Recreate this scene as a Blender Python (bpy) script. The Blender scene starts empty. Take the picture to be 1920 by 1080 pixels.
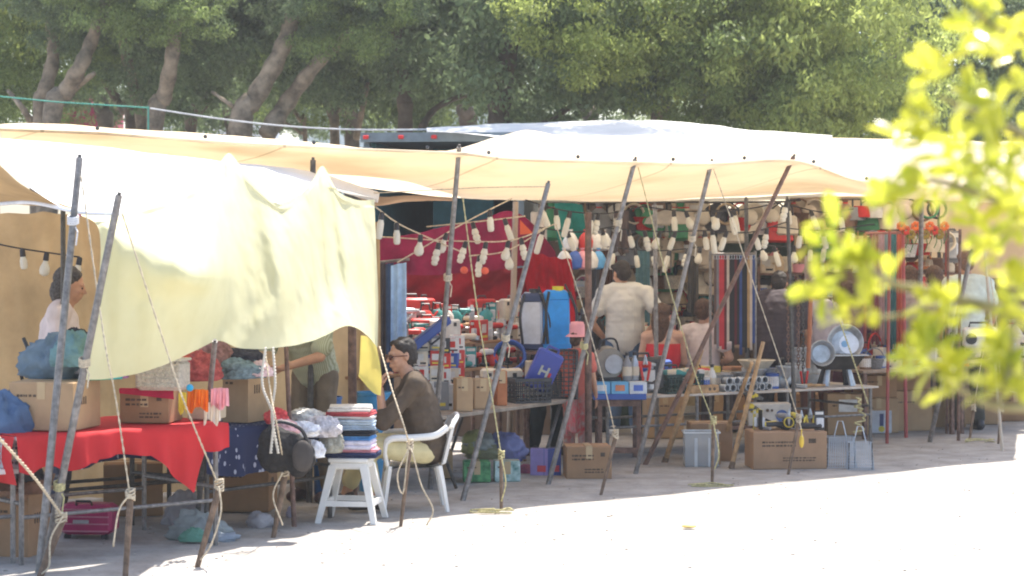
import bpy, math, random
from mathutils import Vector, Matrix, noise
R = math.radians
rnd = random.Random(7)
sc = bpy.context.scene
# ---------------------------------------------------------------- camera, sky, sun, exposure
F, HY, HC = 4000.0, 460.0, 1.85
cd = bpy.data.cameras.new('camera'); cam = bpy.data.objects.new('camera', cd)
sc.collection.objects.link(cam); sc.camera = cam
cd.sensor_width = 36; cd.lens = F / 1920 * 36; cd.shift_y = -80 / 1920
cam.location = (0, 0, HC); cam.rotation_euler = (R(90), 0, 0)
cd.clip_end = 2000; cd.clip_start = .1
cd.dof.use_dof = True; cd.dof.focus_distance = 15.5; cd.dof.aperture_fstop = 4.2
SUN_EL, SUN_AZ = 63, 22          # azimuth clockwise from +Y (behind the stalls)
w = bpy.data.worlds.new('World'); sc.world = w; w.use_nodes = True
nt = w.node_tree; sky = nt.nodes.new('ShaderNodeTexSky'); sky.sky_type = 'NISHITA'
sky.sun_disc = False; sky.sun_elevation = R(SUN_EL); sky.sun_rotation = R(SUN_AZ)
sky.air_density = 1; sky.dust_density = 2.2; sky.ozone_density = 1
bg = nt.nodes['Background']; bg.inputs[1].default_value = .15
nt.links.new(sky.outputs[0], bg.inputs[0])
sl = bpy.data.lights.new('sun', 'SUN'); sl.energy = 4.6; sl.angle = R(.53); sl.color = (1, .95, .87)
so = bpy.data.objects.new('sun', sl); sc.collection.objects.link(so)
sd = Vector((math.sin(R(SUN_AZ)) * math.cos(R(SUN_EL)), math.cos(R(SUN_AZ)) * math.cos(R(SUN_EL)), math.sin(R(SUN_EL))))
so.rotation_euler = sd.to_track_quat('Z', 'Y').to_euler(); so.location = sd * 60
sc.view_settings.view_transform = 'Standard'; sc.view_settings.look = 'None'
sc.view_settings.exposure = 1.3; sc.view_settings.gamma = 1
try:
    sc.cycles.max_bounces = 6; sc.cycles.diffuse_bounces = 4; sc.cycles.transmission_bounces = 4
    sc.cycles.transparent_max_bounces = 6; sc.cycles.filter_width = 2.0; sc.cycles.volume_bounces = 0
except Exception: pass
# ---------------------------------------------------------------- helpers
def P(px, py, d): return Vector(((px - 960) * d / F, d, HC - (py - HY) * d / F))
def Gd(py, z=0.): return (HC - z) * F / (py - HY)
def G(px, py, z=0.): return P(px, py, Gd(py, z))
def GX(px, d, z=0.): return Vector(((px - 960) * d / F, d, z))
COL = sc.collection
MATS = {}
def mat(name, rgb, rough=.65, n=.16, s=9., metal=0., tr=0., bump=0., spec=.4, c2=None, coord='Object', emit=0, kind='noise', alpha=1):
    if name in MATS: return MATS[name]
    m = bpy.data.materials.new(name); m.use_nodes = True; t = m.node_tree; t.nodes.clear()
    N = t.nodes.new; L = t.links.new
    out = N('ShaderNodeOutputMaterial'); tc = N('ShaderNodeTexCoord')
    nz = N('ShaderNodeTexNoise'); nz.inputs['Scale'].default_value = s; nz.inputs['Detail'].default_value = 5; nz.inputs['Roughness'].default_value = .62
    L(tc.outputs[coord], nz.inputs['Vector'])
    cr = N('ShaderNodeValToRGB'); L(nz.outputs['Fac'], cr.inputs[0])
    a = [max(0, x * (1 - 1.6 * n)) for x in rgb]; b = [min(1, x * (1 + 1.3 * n)) for x in (c2 or rgb)]
    cr.color_ramp.elements[0].position = .3; cr.color_ramp.elements[1].position = .7
    cr.color_ramp.elements[0].color = (*a, 1); cr.color_ramp.elements[1].color = (*b, 1)
    col = cr.outputs[0]
    p = N('ShaderNodeBsdfPrincipled'); L(col, p.inputs['Base Color'])
    p.inputs['Roughness'].default_value = rough; p.inputs['Metallic'].default_value = metal
    p.inputs['Specular IOR Level'].default_value = spec; p.inputs['Alpha'].default_value = alpha
    if emit: p.inputs['Emission Strength'].default_value = emit; L(col, p.inputs['Emission Color'])
    if bump:
        bp = N('ShaderNodeBump'); bp.inputs['Strength'].default_value = bump; bp.inputs['Distance'].default_value = .02
        n2 = N('ShaderNodeTexNoise'); n2.inputs['Scale'].default_value = s * 2.2; n2.inputs['Detail'].default_value = 6
        L(tc.outputs[coord], n2.inputs['Vector']); L(n2.outputs['Fac'], bp.inputs['Height']); L(bp.outputs[0], p.inputs['Normal'])
    sh = p.outputs[0]
    if tr:
        tl = N('ShaderNodeBsdfTranslucent'); L(col, tl.inputs[0]); mx = N('ShaderNodeMixShader'); mx.inputs[0].default_value = tr
        L(sh, mx.inputs[1]); L(tl.outputs[0], mx.inputs[2]); sh = mx.outputs[0]
    L(sh, out.inputs[0]); m['node'] = 1
    MATS[name] = m; return m
def mc(rgb, rough=.6, metal=0., n=.14, tr=0., bump=0., spec=.4):
    k = 'tint_%02x%02x%02x_%d%d%d%d' % (int(rgb[0]*255), int(rgb[1]*255), int(rgb[2]*255), rough*10, metal*10, tr*10, bump*10)
    return mat(k, rgb, rough, n, 7., metal, tr, bump, spec)
def cloth(rgb, tr=.25): return mc(rgb, .9, 0, .18, tr, .3, .15)
class MB:
    def __init__(s): s.v = []; s.f = []; s.mi = []; s.m = 0
    def add(s, vs, fs):
        o = len(s.v); s.v += [tuple(x) for x in vs]; s.f += [tuple(i + o for i in f) for f in fs]; s.mi += [s.m] * len(fs); return s
    def box(s, c, sz, rz=0, M=None, bev=0, top=1.):
        x, y, z = [k / 2 for k in sz]; M4 = M or Matrix.Rotation(rz, 3, 'Z'); c = Vector(c)
        if bev:
            b = min(bev, x * .45, y * .45, z * .45); prof = [(-z, b), (-z + b, 0), (z - b, 0), (z, b)]; vs = []; fs = []
            for zz, i in prof:
                t = top if zz > 0 else 1.
                X = (x - i) * t; Y = (y - i) * t; bb = b * .7
                ring = [(-X + bb, -Y), (X - bb, -Y), (X, -Y + bb), (X, Y - bb), (X - bb, Y), (-X + bb, Y), (-X, Y - bb), (-X, -Y + bb)]
                vs += [c + M4 @ Vector((a, e, zz)) for a, e in ring]
            for k in range(3):
                for i in range(8): fs.append((k*8+i, k*8+(i+1) % 8, k*8+8+(i+1) % 8, k*8+8+i))
            fs += [tuple(range(7, -1, -1)), tuple(range(24, 32))]
            return s.add(vs, fs)
        vs = [c + M4 @ Vector((a * x * (top if e2 > 0 else 1), e * y * (top if e2 > 0 else 1), e2 * z)) for e2 in (-1, 1) for a, e in ((-1, -1), (1, -1), (1, 1), (-1, 1))]
        return s.add(vs, [(3, 2, 1, 0), (4, 5, 6, 7), (0, 1, 5, 4), (1, 2, 6, 5), (2, 3, 7, 6), (3, 0, 4, 7)])
    def cyl(s, a, b, r0, r1=None, n=10, cap=True):
        return s.tube([a, b], [r0, r0 if r1 is None else r1], n, cap)
    def tube(s, pts, r, n=8, cap=True):
        pts = [Vector(p) for p in pts]; k = len(pts)
        rs = r if isinstance(r, (list, tuple)) else [r] * k; vs = []; fs = []; up = None
        for i, p in enumerate(pts):
            t = (pts[min(i+1, k-1)] - pts[max(i-1, 0)])
            t = t.normalized() if t.length > 1e-9 else Vector((0, 0, 1))
            if up is None: up = t.orthogonal().normalized()
            up = (up - t * up.dot(t)); up = up.normalized() if up.length > 1e-6 else t.orthogonal().normalized()
            bi = t.cross(up)
            vs += [p + (up * math.cos(2*math.pi*j/n) + bi * math.sin(2*math.pi*j/n)) * rs[i] for j in range(n)]
        for i in range(k-1):
            for j in range(n): fs.append((i*n+j, i*n+(j+1) % n, (i+1)*n+(j+1) % n, (i+1)*n+j))
        if cap: fs += [tuple(range(n-1, -1, -1)), tuple(range((k-1)*n, k*n))]
        return s.add(vs, fs)
    def lathe(s, prof, c=(0, 0, 0), n=18, M=None, cap=True):
        M4 = M or Matrix.Identity(3); c = Vector(c); vs = []; fs = []
        for r, z in prof: vs += [c + M4 @ Vector((r*math.cos(2*math.pi*j/n), r*math.sin(2*math.pi*j/n), z)) for j in range(n)]
        for i in range(len(prof)-1):
            for j in range(n): fs.append((i*n+j, i*n+(j+1) % n, (i+1)*n+(j+1) % n, (i+1)*n+j))
        if cap: fs += [tuple(range(n-1, -1, -1)), tuple(range((len(prof)-1)*n, len(prof)*n))]
        return s.add(vs, fs)
    def ell(s, c, r, M=None, n=12, m=8):
        if not isinstance(r, (tuple, list)): r = (r, r, r)
        M4 = M or Matrix.Identity(3); c = Vector(c); vs = [c + M4 @ Vector((0, 0, -r[2]))]; fs = []
        for i in range(1, m):
            a = -math.pi/2 + math.pi*i/m
            vs += [c + M4 @ Vector((r[0]*math.cos(a)*math.cos(2*math.pi*j/n), r[1]*math.cos(a)*math.sin(2*math.pi*j/n), r[2]*math.sin(a))) for j in range(n)]
        vs.append(c + M4 @ Vector((0, 0, r[2])))
        for j in range(n): fs.append((0, 1+(j+1) % n, 1+j))
        for i in range(m-2):
            for j in range(n): fs.append((1+i*n+j, 1+i*n+(j+1) % n, 1+(i+1)*n+(j+1) % n, 1+(i+1)*n+j))
        t = len(vs)-1
        for j in range(n): fs.append((1+(m-2)*n+j, 1+(m-2)*n+(j+1) % n, t))
        return s.add(vs, fs)
    def cap(s, a, b, r0, r1, n=12):          # tapered capsule
        a = Vector(a); b = Vector(b); d = b - a; L = d.length
        if L < 1e-6: return s.ell(a, r0)
        M4 = d.to_track_quat('Z', 'Y').to_matrix(); prof = []
        for k in range(5): t = -math.pi/2 + math.pi/2*k/4; prof.append((max(r0*math.cos(t), .0004), r0*math.sin(t)))
        for k in range(5): t = math.pi/2*k/4; prof.append((max(r1*math.cos(t), .0004), L + r1*math.sin(t)))
        return s.lathe(prof, a, n, M4)
    def grid(s, rows, close=False):
        nu = len(rows[0]); vs = [p for r in rows for p in r]; fs = []
        for i in range(len(rows)-1):
            for j in range(nu - (0 if close else 1)):
                fs.append((i*nu+j, i*nu+(j+1) % nu, (i+1)*nu+(j+1) % nu, (i+1)*nu+j))
        return s.add(vs, fs)
    def mesh(s, name):
        me = bpy.data.meshes.new(name); me.from_pydata([tuple(v) for v in s.v], [], s.f); return me
    def build(s, name, mats, parent=None, smooth=False, loc=None, **kw):
        if s.v and loc is not None:
            L = Vector(loc); s.v = [tuple(Vector(v) - L) for v in s.v]
        me = s.mesh(name)
        if not isinstance(mats, (list, tuple)): mats = [mats]
        for m in mats: me.materials.append(m)
        me.polygons.foreach_set('material_index', s.mi)
        if smooth:
            me.polygons.foreach_set('use_smooth', [True]*len(me.polygons))
            if smooth != 2:
                try: me.set_sharp_from_angle(angle=R(38))
                except Exception: pass
        me.update(); o = bpy.data.objects.new(name, me); COL.objects.link(o)
        if parent: o.parent = parent
        if loc is not None: o.location = loc
        return o
def tag(o, label, cat=None, group=None, kind=None):
    if label: o['label'] = label
    if cat: o['category'] = cat
    if group: o['group'] = group
    if kind: o['kind'] = kind
    return o
def thing(name, label, cat, loc=(0, 0, 0), rz=0, group=None):
    o = bpy.data.objects.new(name, None); o.empty_display_size = .1; COL.objects.link(o)
    o.location = loc; o.rotation_euler = (0, 0, rz); return tag(o, label, cat, group)
KIDS = {}
def copy_tree(o, loc, rz=None, label=None, group=None, scale=None):
    def cp(x, par):
        c = x.copy(); COL.objects.link(c); c.parent = par
        for ch in list(x.children): cp(ch, c)
        return c
    r = cp(o, None); r.location = loc
    if rz is not None: r.rotation_euler = (0, 0, rz)
    if label: r['label'] = label
    if group: r['group'] = group
    if scale: r.scale = (scale,)*3
    return r
def cr(p0, p1, p2, p3, t):
    return .5*((2*p1)+(p2-p0)*t+(2*p0-5*p1+4*p2-p3)*t*t+(3*p1-p0-3*p2+p3)*t*t*t)
def spline(pts, n):
    pts = [Vector(p) for p in pts]; k = len(pts); out = []
    for i in range(n):
        u = i/(n-1)*(k-1); a = min(int(u), k-2); t = u-a
        p0 = pts[a-1] if a > 0 else pts[a]*2-pts[a+1]; p3 = pts[a+2] if a+2 < k else pts[a+1]*2-pts[a]
        out.append(cr(p0, pts[a], pts[a+1], p3, t))
    return out
def sheet(name, rows, m, nu=80, nv=30, wr=.012, fold=None, parent=None, sc_=2.5, seed=0):
    R1 = [spline(r, nu) for r in rows]; cols = [spline([R1[i][j] for i in range(len(rows))], nv) for j in range(nu)]
    G_ = [[cols[j][i] for j in range(nu)] for i in range(nv)]
    for i in range(nv):
        for j in range(nu):
            p = G_[i][j]; q = Vector((p.x*sc_ + seed*7.3, p.y*sc_, p.z*sc_*.6)); d = noise.fractal(q, .8, 2.1, 4)*wr
            if fold: d += fold(j/(nu-1), i/(nv-1))
            v = Vector((.05*d, -d, .25*d)); G_[i][j] = p + v
    b = MB(); b.grid(G_); o = b.build(name, m, parent, smooth=2, loc=tuple(G_[0][0]) if parent is None else None)
    return o
# ---------------------------------------------------------------- shared materials
M = {}
M['canvas'] = mat('cream_canvas', (.85, .745, .575), .85, .05, 1.6, tr=.52, bump=.25, spec=.1)
def seams(m, dist=.9, w=.012, dark=.72):       # sewn panel seams and faint stains that belong to the canvas
    t = m.node_tree; N = t.nodes.new; L = t.links.new; tc = [n for n in t.nodes if n.type == 'TEX_COORD'][0]; cr_ = [n for n in t.nodes if n.type == 'VALTORGB'][0]
    sx = N('ShaderNodeSeparateXYZ'); L(tc.outputs['Object'], sx.inputs[0]); a = N('ShaderNodeMath'); a.operation = 'ADD'; ml = N('ShaderNodeMath'); ml.operation = 'MULTIPLY'; ml.inputs[1].default_value = .45; L(sx.outputs[1], ml.inputs[0]); L(sx.outputs[0], a.inputs[0]); L(ml.outputs[0], a.inputs[1])
    pp = N('ShaderNodeMath'); pp.operation = 'PINGPONG'; pp.inputs[1].default_value = dist; L(a.outputs[0], pp.inputs[0]); lt = N('ShaderNodeMath'); lt.operation = 'LESS_THAN'; lt.inputs[1].default_value = w; L(pp.outputs[0], lt.inputs[0])
    nz = N('ShaderNodeTexNoise'); nz.inputs['Scale'].default_value = .9; nz.inputs['Detail'].default_value = 7; L(tc.outputs['Object'], nz.inputs['Vector']); rp = N('ShaderNodeValToRGB'); rp.color_ramp.elements[0].position = .35; rp.color_ramp.elements[1].position = .52; rp.color_ramp.elements[0].color = (.86, .82, .76, 1); L(nz.outputs['Fac'], rp.inputs[0])
    m1 = N('ShaderNodeMix'); m1.data_type = 'RGBA'; m1.blend_type = 'MULTIPLY'; m1.inputs[0].default_value = 1; L(cr_.outputs[0], m1.inputs[6]); L(rp.outputs[0], m1.inputs[7])
    m2 = N('ShaderNodeMix'); m2.data_type = 'RGBA'; m2.blend_type = 'MULTIPLY'; L(lt.outputs[0], m2.inputs[0]); L(m1.outputs[2], m2.inputs[6]); m2.inputs[7].default_value = (dark, dark*.97, dark*.92, 1)
    for n in t.nodes:
        if n.type == 'BSDF_PRINCIPLED': L(m2.outputs[2], n.inputs['Base Color'])
        if n.type == 'BSDF_TRANSLUCENT': L(m2.outputs[2], n.inputs[0])
seams(M['canvas'])

M['white_canvas'] = mat('white_canvas', (.86, .84, .80), .8, .05, 1.5, tr=.25, bump=.2, spec=.1)
M['tan_tarp'] = mat('tan_tarp', (.50, .36, .20), .8, .14, 2.2, tr=.35, bump=.5, spec=.15)
M['yellow'] = mat('pale_yellow_cloth', (.78, .745, .45), .85, .05, 2., tr=.34, bump=.15, spec=.1, c2=(.77, .745, .49))
M['steel'] = mat('galvanised_pipe', (.22, .205, .195), .45, .3, 25., metal=.4)
M['dsteel'] = mat('dark_steel', (.09, .085, .08), .5, .3, 20., metal=.3)
M['rust'] = mat('rusty_brown_pipe', (.17, .10, .075), .7, .35, 18.)
M['wood'] = mat('weathered_wood', (.42, .26, .13), .8, .3, 14., bump=.3)
M['dwood'] = mat('brown_stake_wood', (.18, .12, .08), .85, .3, 20., bump=.3)
M['rope'] = mat('straw_rope', (.56, .47, .34), .9, .25, 60.)
M['yrope'] = mat('yellow_rope', (.50, .44, .22), .8, .3, 60.)
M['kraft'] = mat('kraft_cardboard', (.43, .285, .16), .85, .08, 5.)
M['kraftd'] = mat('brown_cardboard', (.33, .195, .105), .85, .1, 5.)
M['kraftin'] = mat('inside_cardboard', (.27, .17, .09), .9, .1, 5.)
M['tape'] = mat('parcel_tape', (.50, .36, .2), .35, .05, 5.)
M['ink'] = mat('printed_ink', (.10, .07, .05), .8, .2, 30.)
M['wplastic'] = mat('white_plastic', (.80, .78, .74), .4, .05, 6.)
M['black'] = mat('black_plastic', (.025, .025, .03), .45, .2, 12.)
M['crate'] = mat('charcoal_crate_plastic', (.045, .047, .05), .6, .2, 12.)
M['skin'] = mat('tanned_skin', (.50, .27, .17), .5, .12, 12., spec=.3)
M['skin2'] = mat('light_skin', (.52, .31, .22), .5, .1, 12., spec=.3)
M['hair'] = mat('dark_hair', (.028, .02, .016), .6, .4, 60., bump=.6)
M['hairb'] = mat('brown_hair', (.09, .045, .025), .6, .4, 60., bump=.6)
M['bulbw'] = mat('opal_glass', (.82, .79, .70), .3, .05, 6., tr=.35)
M['galv'] = mat('galvanised_sheet', (.42, .45, .49), .35, .2, 14., metal=.55)
# ================================================================ SETTING
def ground():
    m = mat('pale_gravel', (.345, .318, .285), .95, .14, 3.5, bump=.5, spec=.1, c2=(.37, .345, .315))
    t = m.node_tree
    # speckle of small stones with their own colour
    vor = t.nodes.new('ShaderNodeTexVoronoi'); vor.inputs['Scale'].default_value = 26
    tc = [n for n in t.nodes if n.type == 'TEX_COORD'][0]; t.links.new(tc.outputs['Object'], vor.inputs['Vector'])
    rp = t.nodes.new('ShaderNodeValToRGB'); rp.color_ramp.elements[0].position = .05; rp.color_ramp.elements[1].position = .3
    rp.color_ramp.elements[0].color = (.32, .27, .23, 1); rp.color_ramp.elements[1].color = (1, 1, 1, 1)
    t.links.new(vor.outputs['Distance'], rp.inputs[0])
    mx = t.nodes.new('ShaderNodeMix'); mx.data_type = 'RGBA'; mx.blend_type = 'MULTIPLY'; mx.inputs[0].default_value = .3
    c0 = [n for n in t.nodes if n.type == 'VALTORGB'][0]
    p = [n for n in t.nodes if n.type == 'BSDF_PRINCIPLED'][0]
    t.links.new(c0.outputs[0], mx.inputs[6]); t.links.new(rp.outputs[0], mx.inputs[7]); t.links.new(mx.outputs[2], p.inputs['Base Color'])
    b = MB(); rows = []
    xs = [-400, -120, -40] + [-12 + i*.4 for i in range(61)] + [40, 120, 400]; ys = [-60, 0, 6] + [8 + i*.4 for i in range(60)] + [60, 140, 600]
    for y in ys: rows.append([Vector((x, y, .018*noise.noise(Vector((x*.9, y*.9, 0))) if 8 < y < 32 and abs(x) < 12 else 0)) for x in xs])
    b.grid(rows); o = b.build('ground', m, smooth=2); tag(o, 'pale gravel ground of the market square', kind='structure')
    b = MB()
    for i in range(800):
        d = rnd.uniform(10.5, 20); x = rnd.uniform(-.27, .27)*d; r = rnd.uniform(.003, .010)
        b.m = rnd.choice((0, 0, 1)); b.ell((x, d, r*.3 + .018*noise.noise(Vector((x*.9, d*.9, 0)))), (r*rnd.uniform(.8, 1.6), r, r*.6), n=6, m=3)
    o = b.build('gravel', [mc((.36, .32, .28)), mc((.27, .24, .21))]); tag(o, 'small loose stones scattered over the ground', kind='stuff')
ground()
# ---------------------------------------------------------------- trees
def leafmat(nm, a, b_, tr):
    return mat(nm, a, .55, .28, 1.7, tr=tr, spec=.3, c2=b_)
LM = [leafmat('grey_green_leaves', (.14, .185, .10), (.22, .285, .14), .48), leafmat('olive_leaves', (.175, .235, .085), (.285, .36, .12), .5),
      leafmat('yellow_green_leaves', (.25, .31, .09), (.41, .47, .14), .52)]
def crown_mesh(seed, mi, rx=2.9, ry=2.4, rz=2.3, nc=40, nl=230):
    r = random.Random(seed); vs = []; fs = []
    for c in range(nc):
        while True:
            u = Vector((r.uniform(-1, 1), r.uniform(-1, 1), r.uniform(-1, 1)))
            if .25 < u.length < 1: break
        cc = Vector((u.x*rx, u.y*ry, u.z*rz)); cr_ = r.uniform(.42, .85); sq = r.uniform(.55, .85)
        for k in range(int(nl*cr_/.6)):
            v = Vector((r.gauss(0, 1), r.gauss(0, 1), r.gauss(0, 1))).normalized()*cr_*(r.random()**.45)
            v.z *= sq; p = cc + v
            L = r.uniform(.10, .21); wd = L*r.uniform(.32, .5)
            a = Vector((r.gauss(0, .7), r.gauss(0, .7), -r.uniform(.3, 1.3))).normalized(); s_ = a.cross(Vector((r.gauss(0, 1), r.gauss(0, 1), r.gauss(0, 1)))).normalized()
            o = len(vs); vs += [p, p + a*L*.5 + s_*wd*.5, p + a*L, p + a*L*.5 - s_*wd*.5]; fs.append((o, o+1, o+2, o+3))
    me = bpy.data.meshes.new('crown'); me.from_pydata([tuple(v) for v in vs], [], fs); me.materials.append(LM[mi]); me.update(); return me
CR = [crown_mesh(1, 0), crown_mesh(2, 0), crown_mesh(3, 1), crown_mesh(4, 2), crown_mesh(5, 2), crown_mesh(6, 1)]
BARK = mat('flaking_bark', (.20, .155, .105), .9, .35, 5, bump=.8, c2=(.27, .21, .15)); BARKD = mat('dark_bark', (.13, .10, .075), .9, .35, 4, bump=.8)
def tree(name, label, trunks, crowns, d, dark=0):
    """trunks: list of ([(px,py)...], r0, r1); crowns: (px, py, mesh, scale, dd)"""
    b0 = trunks[0][0][0]; base = GX(b0[0], d)
    if b0[0] < 800 and d < 37:
        crowns = list(crowns)
        for pts, r0, r1 in trunks:
            if r0 > .09: crowns += [(pts[-1][0], max(pts[-1][1]-22, -15), (0, 1, 5)[int(pts[0][0]) % 3], .30, -.45), (pts[-1][0]+48, max(pts[-1][1]-70, -40), (1, 0)[int(pts[0][0]) % 2], .36, .1)]
        trunks = [(p_, r0*.82, r1*.72) for p_, r0, r1 in trunks]
    root = thing(name, label, 'tree', base, 0, 'trees behind the market')
    for k, (pts, r0, r1) in enumerate(trunks):
        b = MB(); L = [P(x, y, d + .25*math.sin(i*2+x)) for i, (x, y) in enumerate(pts)]
        if k == 0: L = [Vector((base.x - (L[1].x-L[0].x)*.5, d, -.1))] + L
        n = len(L)*5; S = spline(L, n)
        rr = [(r0 + (r1-r0)*i/(n-1))*(1 + .10*math.sin(i*1.7+b0[0])) for i in range(n)]
        if k == 0: rr[0] *= 1.5; rr[1] *= 1.25
        b.tube([p - base for p in S], rr, 10)
        b.build('trunk' if k == 0 else 'branch', BARKD if dark else BARK, root, smooth=2)
    for i, (px, py, mi, s, dd) in enumerate(crowns):
        if d < 37 and b0[0] < 800: dd = dd if s in (.30, .36) else max(dd, 2.7*s + .2 if py > -100 else 1.2)
        o = bpy.data.objects.new('crown', CR[mi]); COL.objects.link(o); o.parent = root
        o.location = P(px, py, d + dd) - base; o.scale = (s, s, s*rnd.uniform(.85, 1.05)); o.rotation_euler = (rnd.uniform(-.2, .2), rnd.uniform(-.2, .2), rnd.uniform(0, 6.28))
def trees():
    T = tree
    T('leaning_tree', 'tree with pale upright trunk at the far left edge', [([(75, 240), (85, 170), (100, 105), (95, 40)], .17, .11), ([(60, 230), (40, 200), (15, 170)], .07, .04)],
      [(20, -20, 2, .62, 0), (40, 95, 5, .42, -1.), (-60, 150, 2, .5, 0), (100, -190, 3, .9, 0)], 31)
    T('leaning_tree', 'tree with bright leaning trunk that forks to the right, second from the left', [([(95, 240), (125, 170), (150, 125), (172, 75), (205, -20)], .19, .11), ([(128, 178), (150, 158), (176, 138)], .07, .05)],
      [(250, -140, 1, .9, .5), (215, 60, 0, .32, -1)], 30)
    T('dark_tree', 'dark tree whose trunk leans left above the magenta awning', [([(245, 240), (232, 205), (205, 165), (180, 120)], .13, .08)],
      [(200, 70, 0, .55, 3.5), (120, -20, 0, .7, 3)], 34, 1)
    T('leaning_tree', 'tree with narrow pale trunk behind the green fence rail', [([(266, 245), (254, 180), (240, 120), (228, 60), (225, -30)], .12, .09)],
      [(330, 20, 0, .55, .8), (300, -140, 1, .9, 0)], 32)
    T('leaning_tree', 'tree with stout pale trunk rising right of the green fence post', [([(290, 245), (308, 180), (322, 110), (330, 40)], .17, .13)],
      [(345, 30, 0, .62, -1.2), (350, 90, 1, .34, 1.5)], 30)
    T('dark_tree', 'tree with dark trunk before the pale building', [([(355, 250), (380, 200), (405, 150), (425, 90)], .14, .10)],
      [(440, 60, 0, .6, 3), (420, 150, 1, .42, 4), (430, -90, 0, .9, 2)], 36, 1)
    T('leaning_tree', 'big tree with two thick trunks leaning right over the long awning', [([(450, 250), (475, 190), (515, 120), (540, 60), (560, -20)], .21, .14), ([(500, 252), (540, 190), (590, 125), (630, 85), (655, 60)], .17, .08), ([(455, 212), (430, 195), (398, 172)], .045, .03)],
      [(590, -60, 1, .95, .3), (700, 40, 0, .62, .6), (480, 20, 1, .5, 3), (560, 150, 2, .4, 5)], 30)
    T('thin_tree', 'thin tree with light curved trunk above the awning', [([(572, 260), (562, 225), (540, 192)], .06, .04), ([(565, 250), (545, 235), (515, 222)], .04, .02)],
      [(540, 120, 1, .4, 2), (600, 130, 5, .35, 3)], 35)
    T('thin_tree', 'forked tree with brown trunk left of the truck', [([(628, 268), (622, 215), (600, 180), (575, 165)], .12, .05), ([(622, 225), (640, 190), (645, 130)], .07, .04), ([(668, 260), (680, 200), (690, 155)], .07, .05)],
      [(640, 110, 1, .5, 2), (720, 100, 0, .5, 1.5)], 34)
    T('dark_tree', 'tree with straight dark trunk behind the truck', [([(760, 245), (758, 190), (750, 110), (740, 40)], .16, .12), ([(790, 240), (815, 205), (860, 182), (905, 172), (985, 122)], .07, .03)],
      [(820, 20, 0, .85, 1.2), (890, 130, 1, .5, 1.8), (760, -130, 0, 1., 0), (800, 120, 0, .38, 3)], 32, 1)
    T('dark_tree', 'tree with thick dark trunk behind the grey awning roof', [([(935, 245), (938, 200), (945, 140), (960, 60)], .18, .14), ([(1010, 240), (1040, 218), (1090, 190)], .06, .04)],
      [(1010, 60, 1, .8, -.5), (1080, 120, 0, .6, 0), (980, -130, 0, 1.05, .5), (1110, 10, 3, .5, -2.4), (1080, -330, 1, .75, -4.5), (1200, -380, 1, .6, -4.8)], 31, 1)
    T('leafy_tree', 'grey green tree behind the white awning peak', [([(1240, 260), (1235, 180), (1225, 60)], .17, .12)],
      [(1180, -20, 3, .62, -1.5), (1250, 60, 1, .7, .5), (1230, 160, 0, .52, 0), (1290, -120, 3, .9, 1)], 31)
    T('leafy_tree', 'bright olive tree over the middle of the white awning', [([(1420, 262), (1420, 180), (1410, 60)], .17, .12)],
      [(1370, 60, 2, .62, -.8), (1370, 190, 5, .5, -.6), (1480, 110, 4, .52, -1.2), (1450, -70, 4, .8, 0)], 30)
    T('leafy_tree', 'bright yellow green tree left of the foreground branch', [([(1600, 262), (1590, 200), (1575, 120)], .16, .12)],
      [(1560, 20, 4, .72, -1.2), (1650, 90, 3, .52, -.8), (1560, 190, 5, .46, 0), (1480, 200, 5, .36, .5)], 30)
    T('dark_tree', 'dark tree with twin trunks behind the foreground leaves', [([(1665, 262), (1672, 210), (1670, 150), (1690, 60)], .12, .09), ([(1690, 262), (1700, 200), (1715, 120)], .09, .07)],
      [(1760, 20, 0, .85, 3), (1780, 150, 1, .7, 3), (1680, -90, 0, .9, 3), (1880, 90, 0, .8, 2)], 33, 1)
    # a second line of trees farther off
    k = 0
    where = ['at the far left', 'above the magenta awning', 'above the pale building', 'behind the big leaning trunks', 'left of the truck roof', 'right of the truck roof', 'behind the awning peak', 'behind the bright olive tree', 'behind the foreground branch']
    for i, px in enumerate((-40, 180, 420, 640, 860, 1090, 1320, 1560, 1820)):
        d = 44 + 3*(i % 2)
        T('distant_tree', 'distant dense tree in the rear line ' + where[i], [([(px+20, 262), (px+10, 200), (px, 100)], .2, .15)],
          [(px, -10 + 20*(i % 3), (0, 1, 0, 2, 1, 0, 5, 4, 0)[i], 1.05, 0), (px+90, 120 + 15*(i % 2), (1, 0, 0, 5, 0, 1, 2, 5, 1)[i], .62, 2), (px-20, 190, (0, 1, 5, 0, 5, 0, 5, 2, 0)[i], .42, 3), (px+110, 205, (2, 0, 1, 2, 0, 5, 0, 5, 1)[i], .4, 3)], d, 1)
trees()
# ---------------------------------------------------------------- far things between the trunks
def building(name, label, x0, x1, ytop, d, col, roofc, wins, depth=6):
    a = GX(x0, d); c = GX(x1, d); W_ = c.x - a.x; H = P(0, ytop, d).z
    r = thing(name, label, 'building', (a.x + W_/2, d + depth/2, 0))
    b = MB(); b.box((0, 0, H/2), (W_, depth, H)); b.build('wall', mc(col, .9), r)
    b = MB(); b.box((0, 0, H+.1), (W_+.5, depth+.5, .2)); b.build('roof', mc(roofc, .8), r)
    for i in range(wins):
        x = -W_/2 + W_*(i+.5)/wins
        b = MB(); b.box((x, -depth/2-.01, H*.55), (W_/wins*.42, .06, H*.3)); f = b.build('window', mc((.6, .6, .6)), r)
        b = MB(); b.box((x, -depth/2-.03, H*.55), (W_/wins*.34, .06, H*.24)); b.build('pane', mc((.06, .08, .1), .15), f)
building('pale_building', 'long white building seen between the tree trunks on the left', 270, 480, 165, 58, (.85, .86, .9), (.5, .5, .52), 3)
building('white_building', 'small white building glimpsed left of the foreground branch', 1640, 1740, 185, 60, (.85, .85, .85), (.5, .4, .35), 2)
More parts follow.
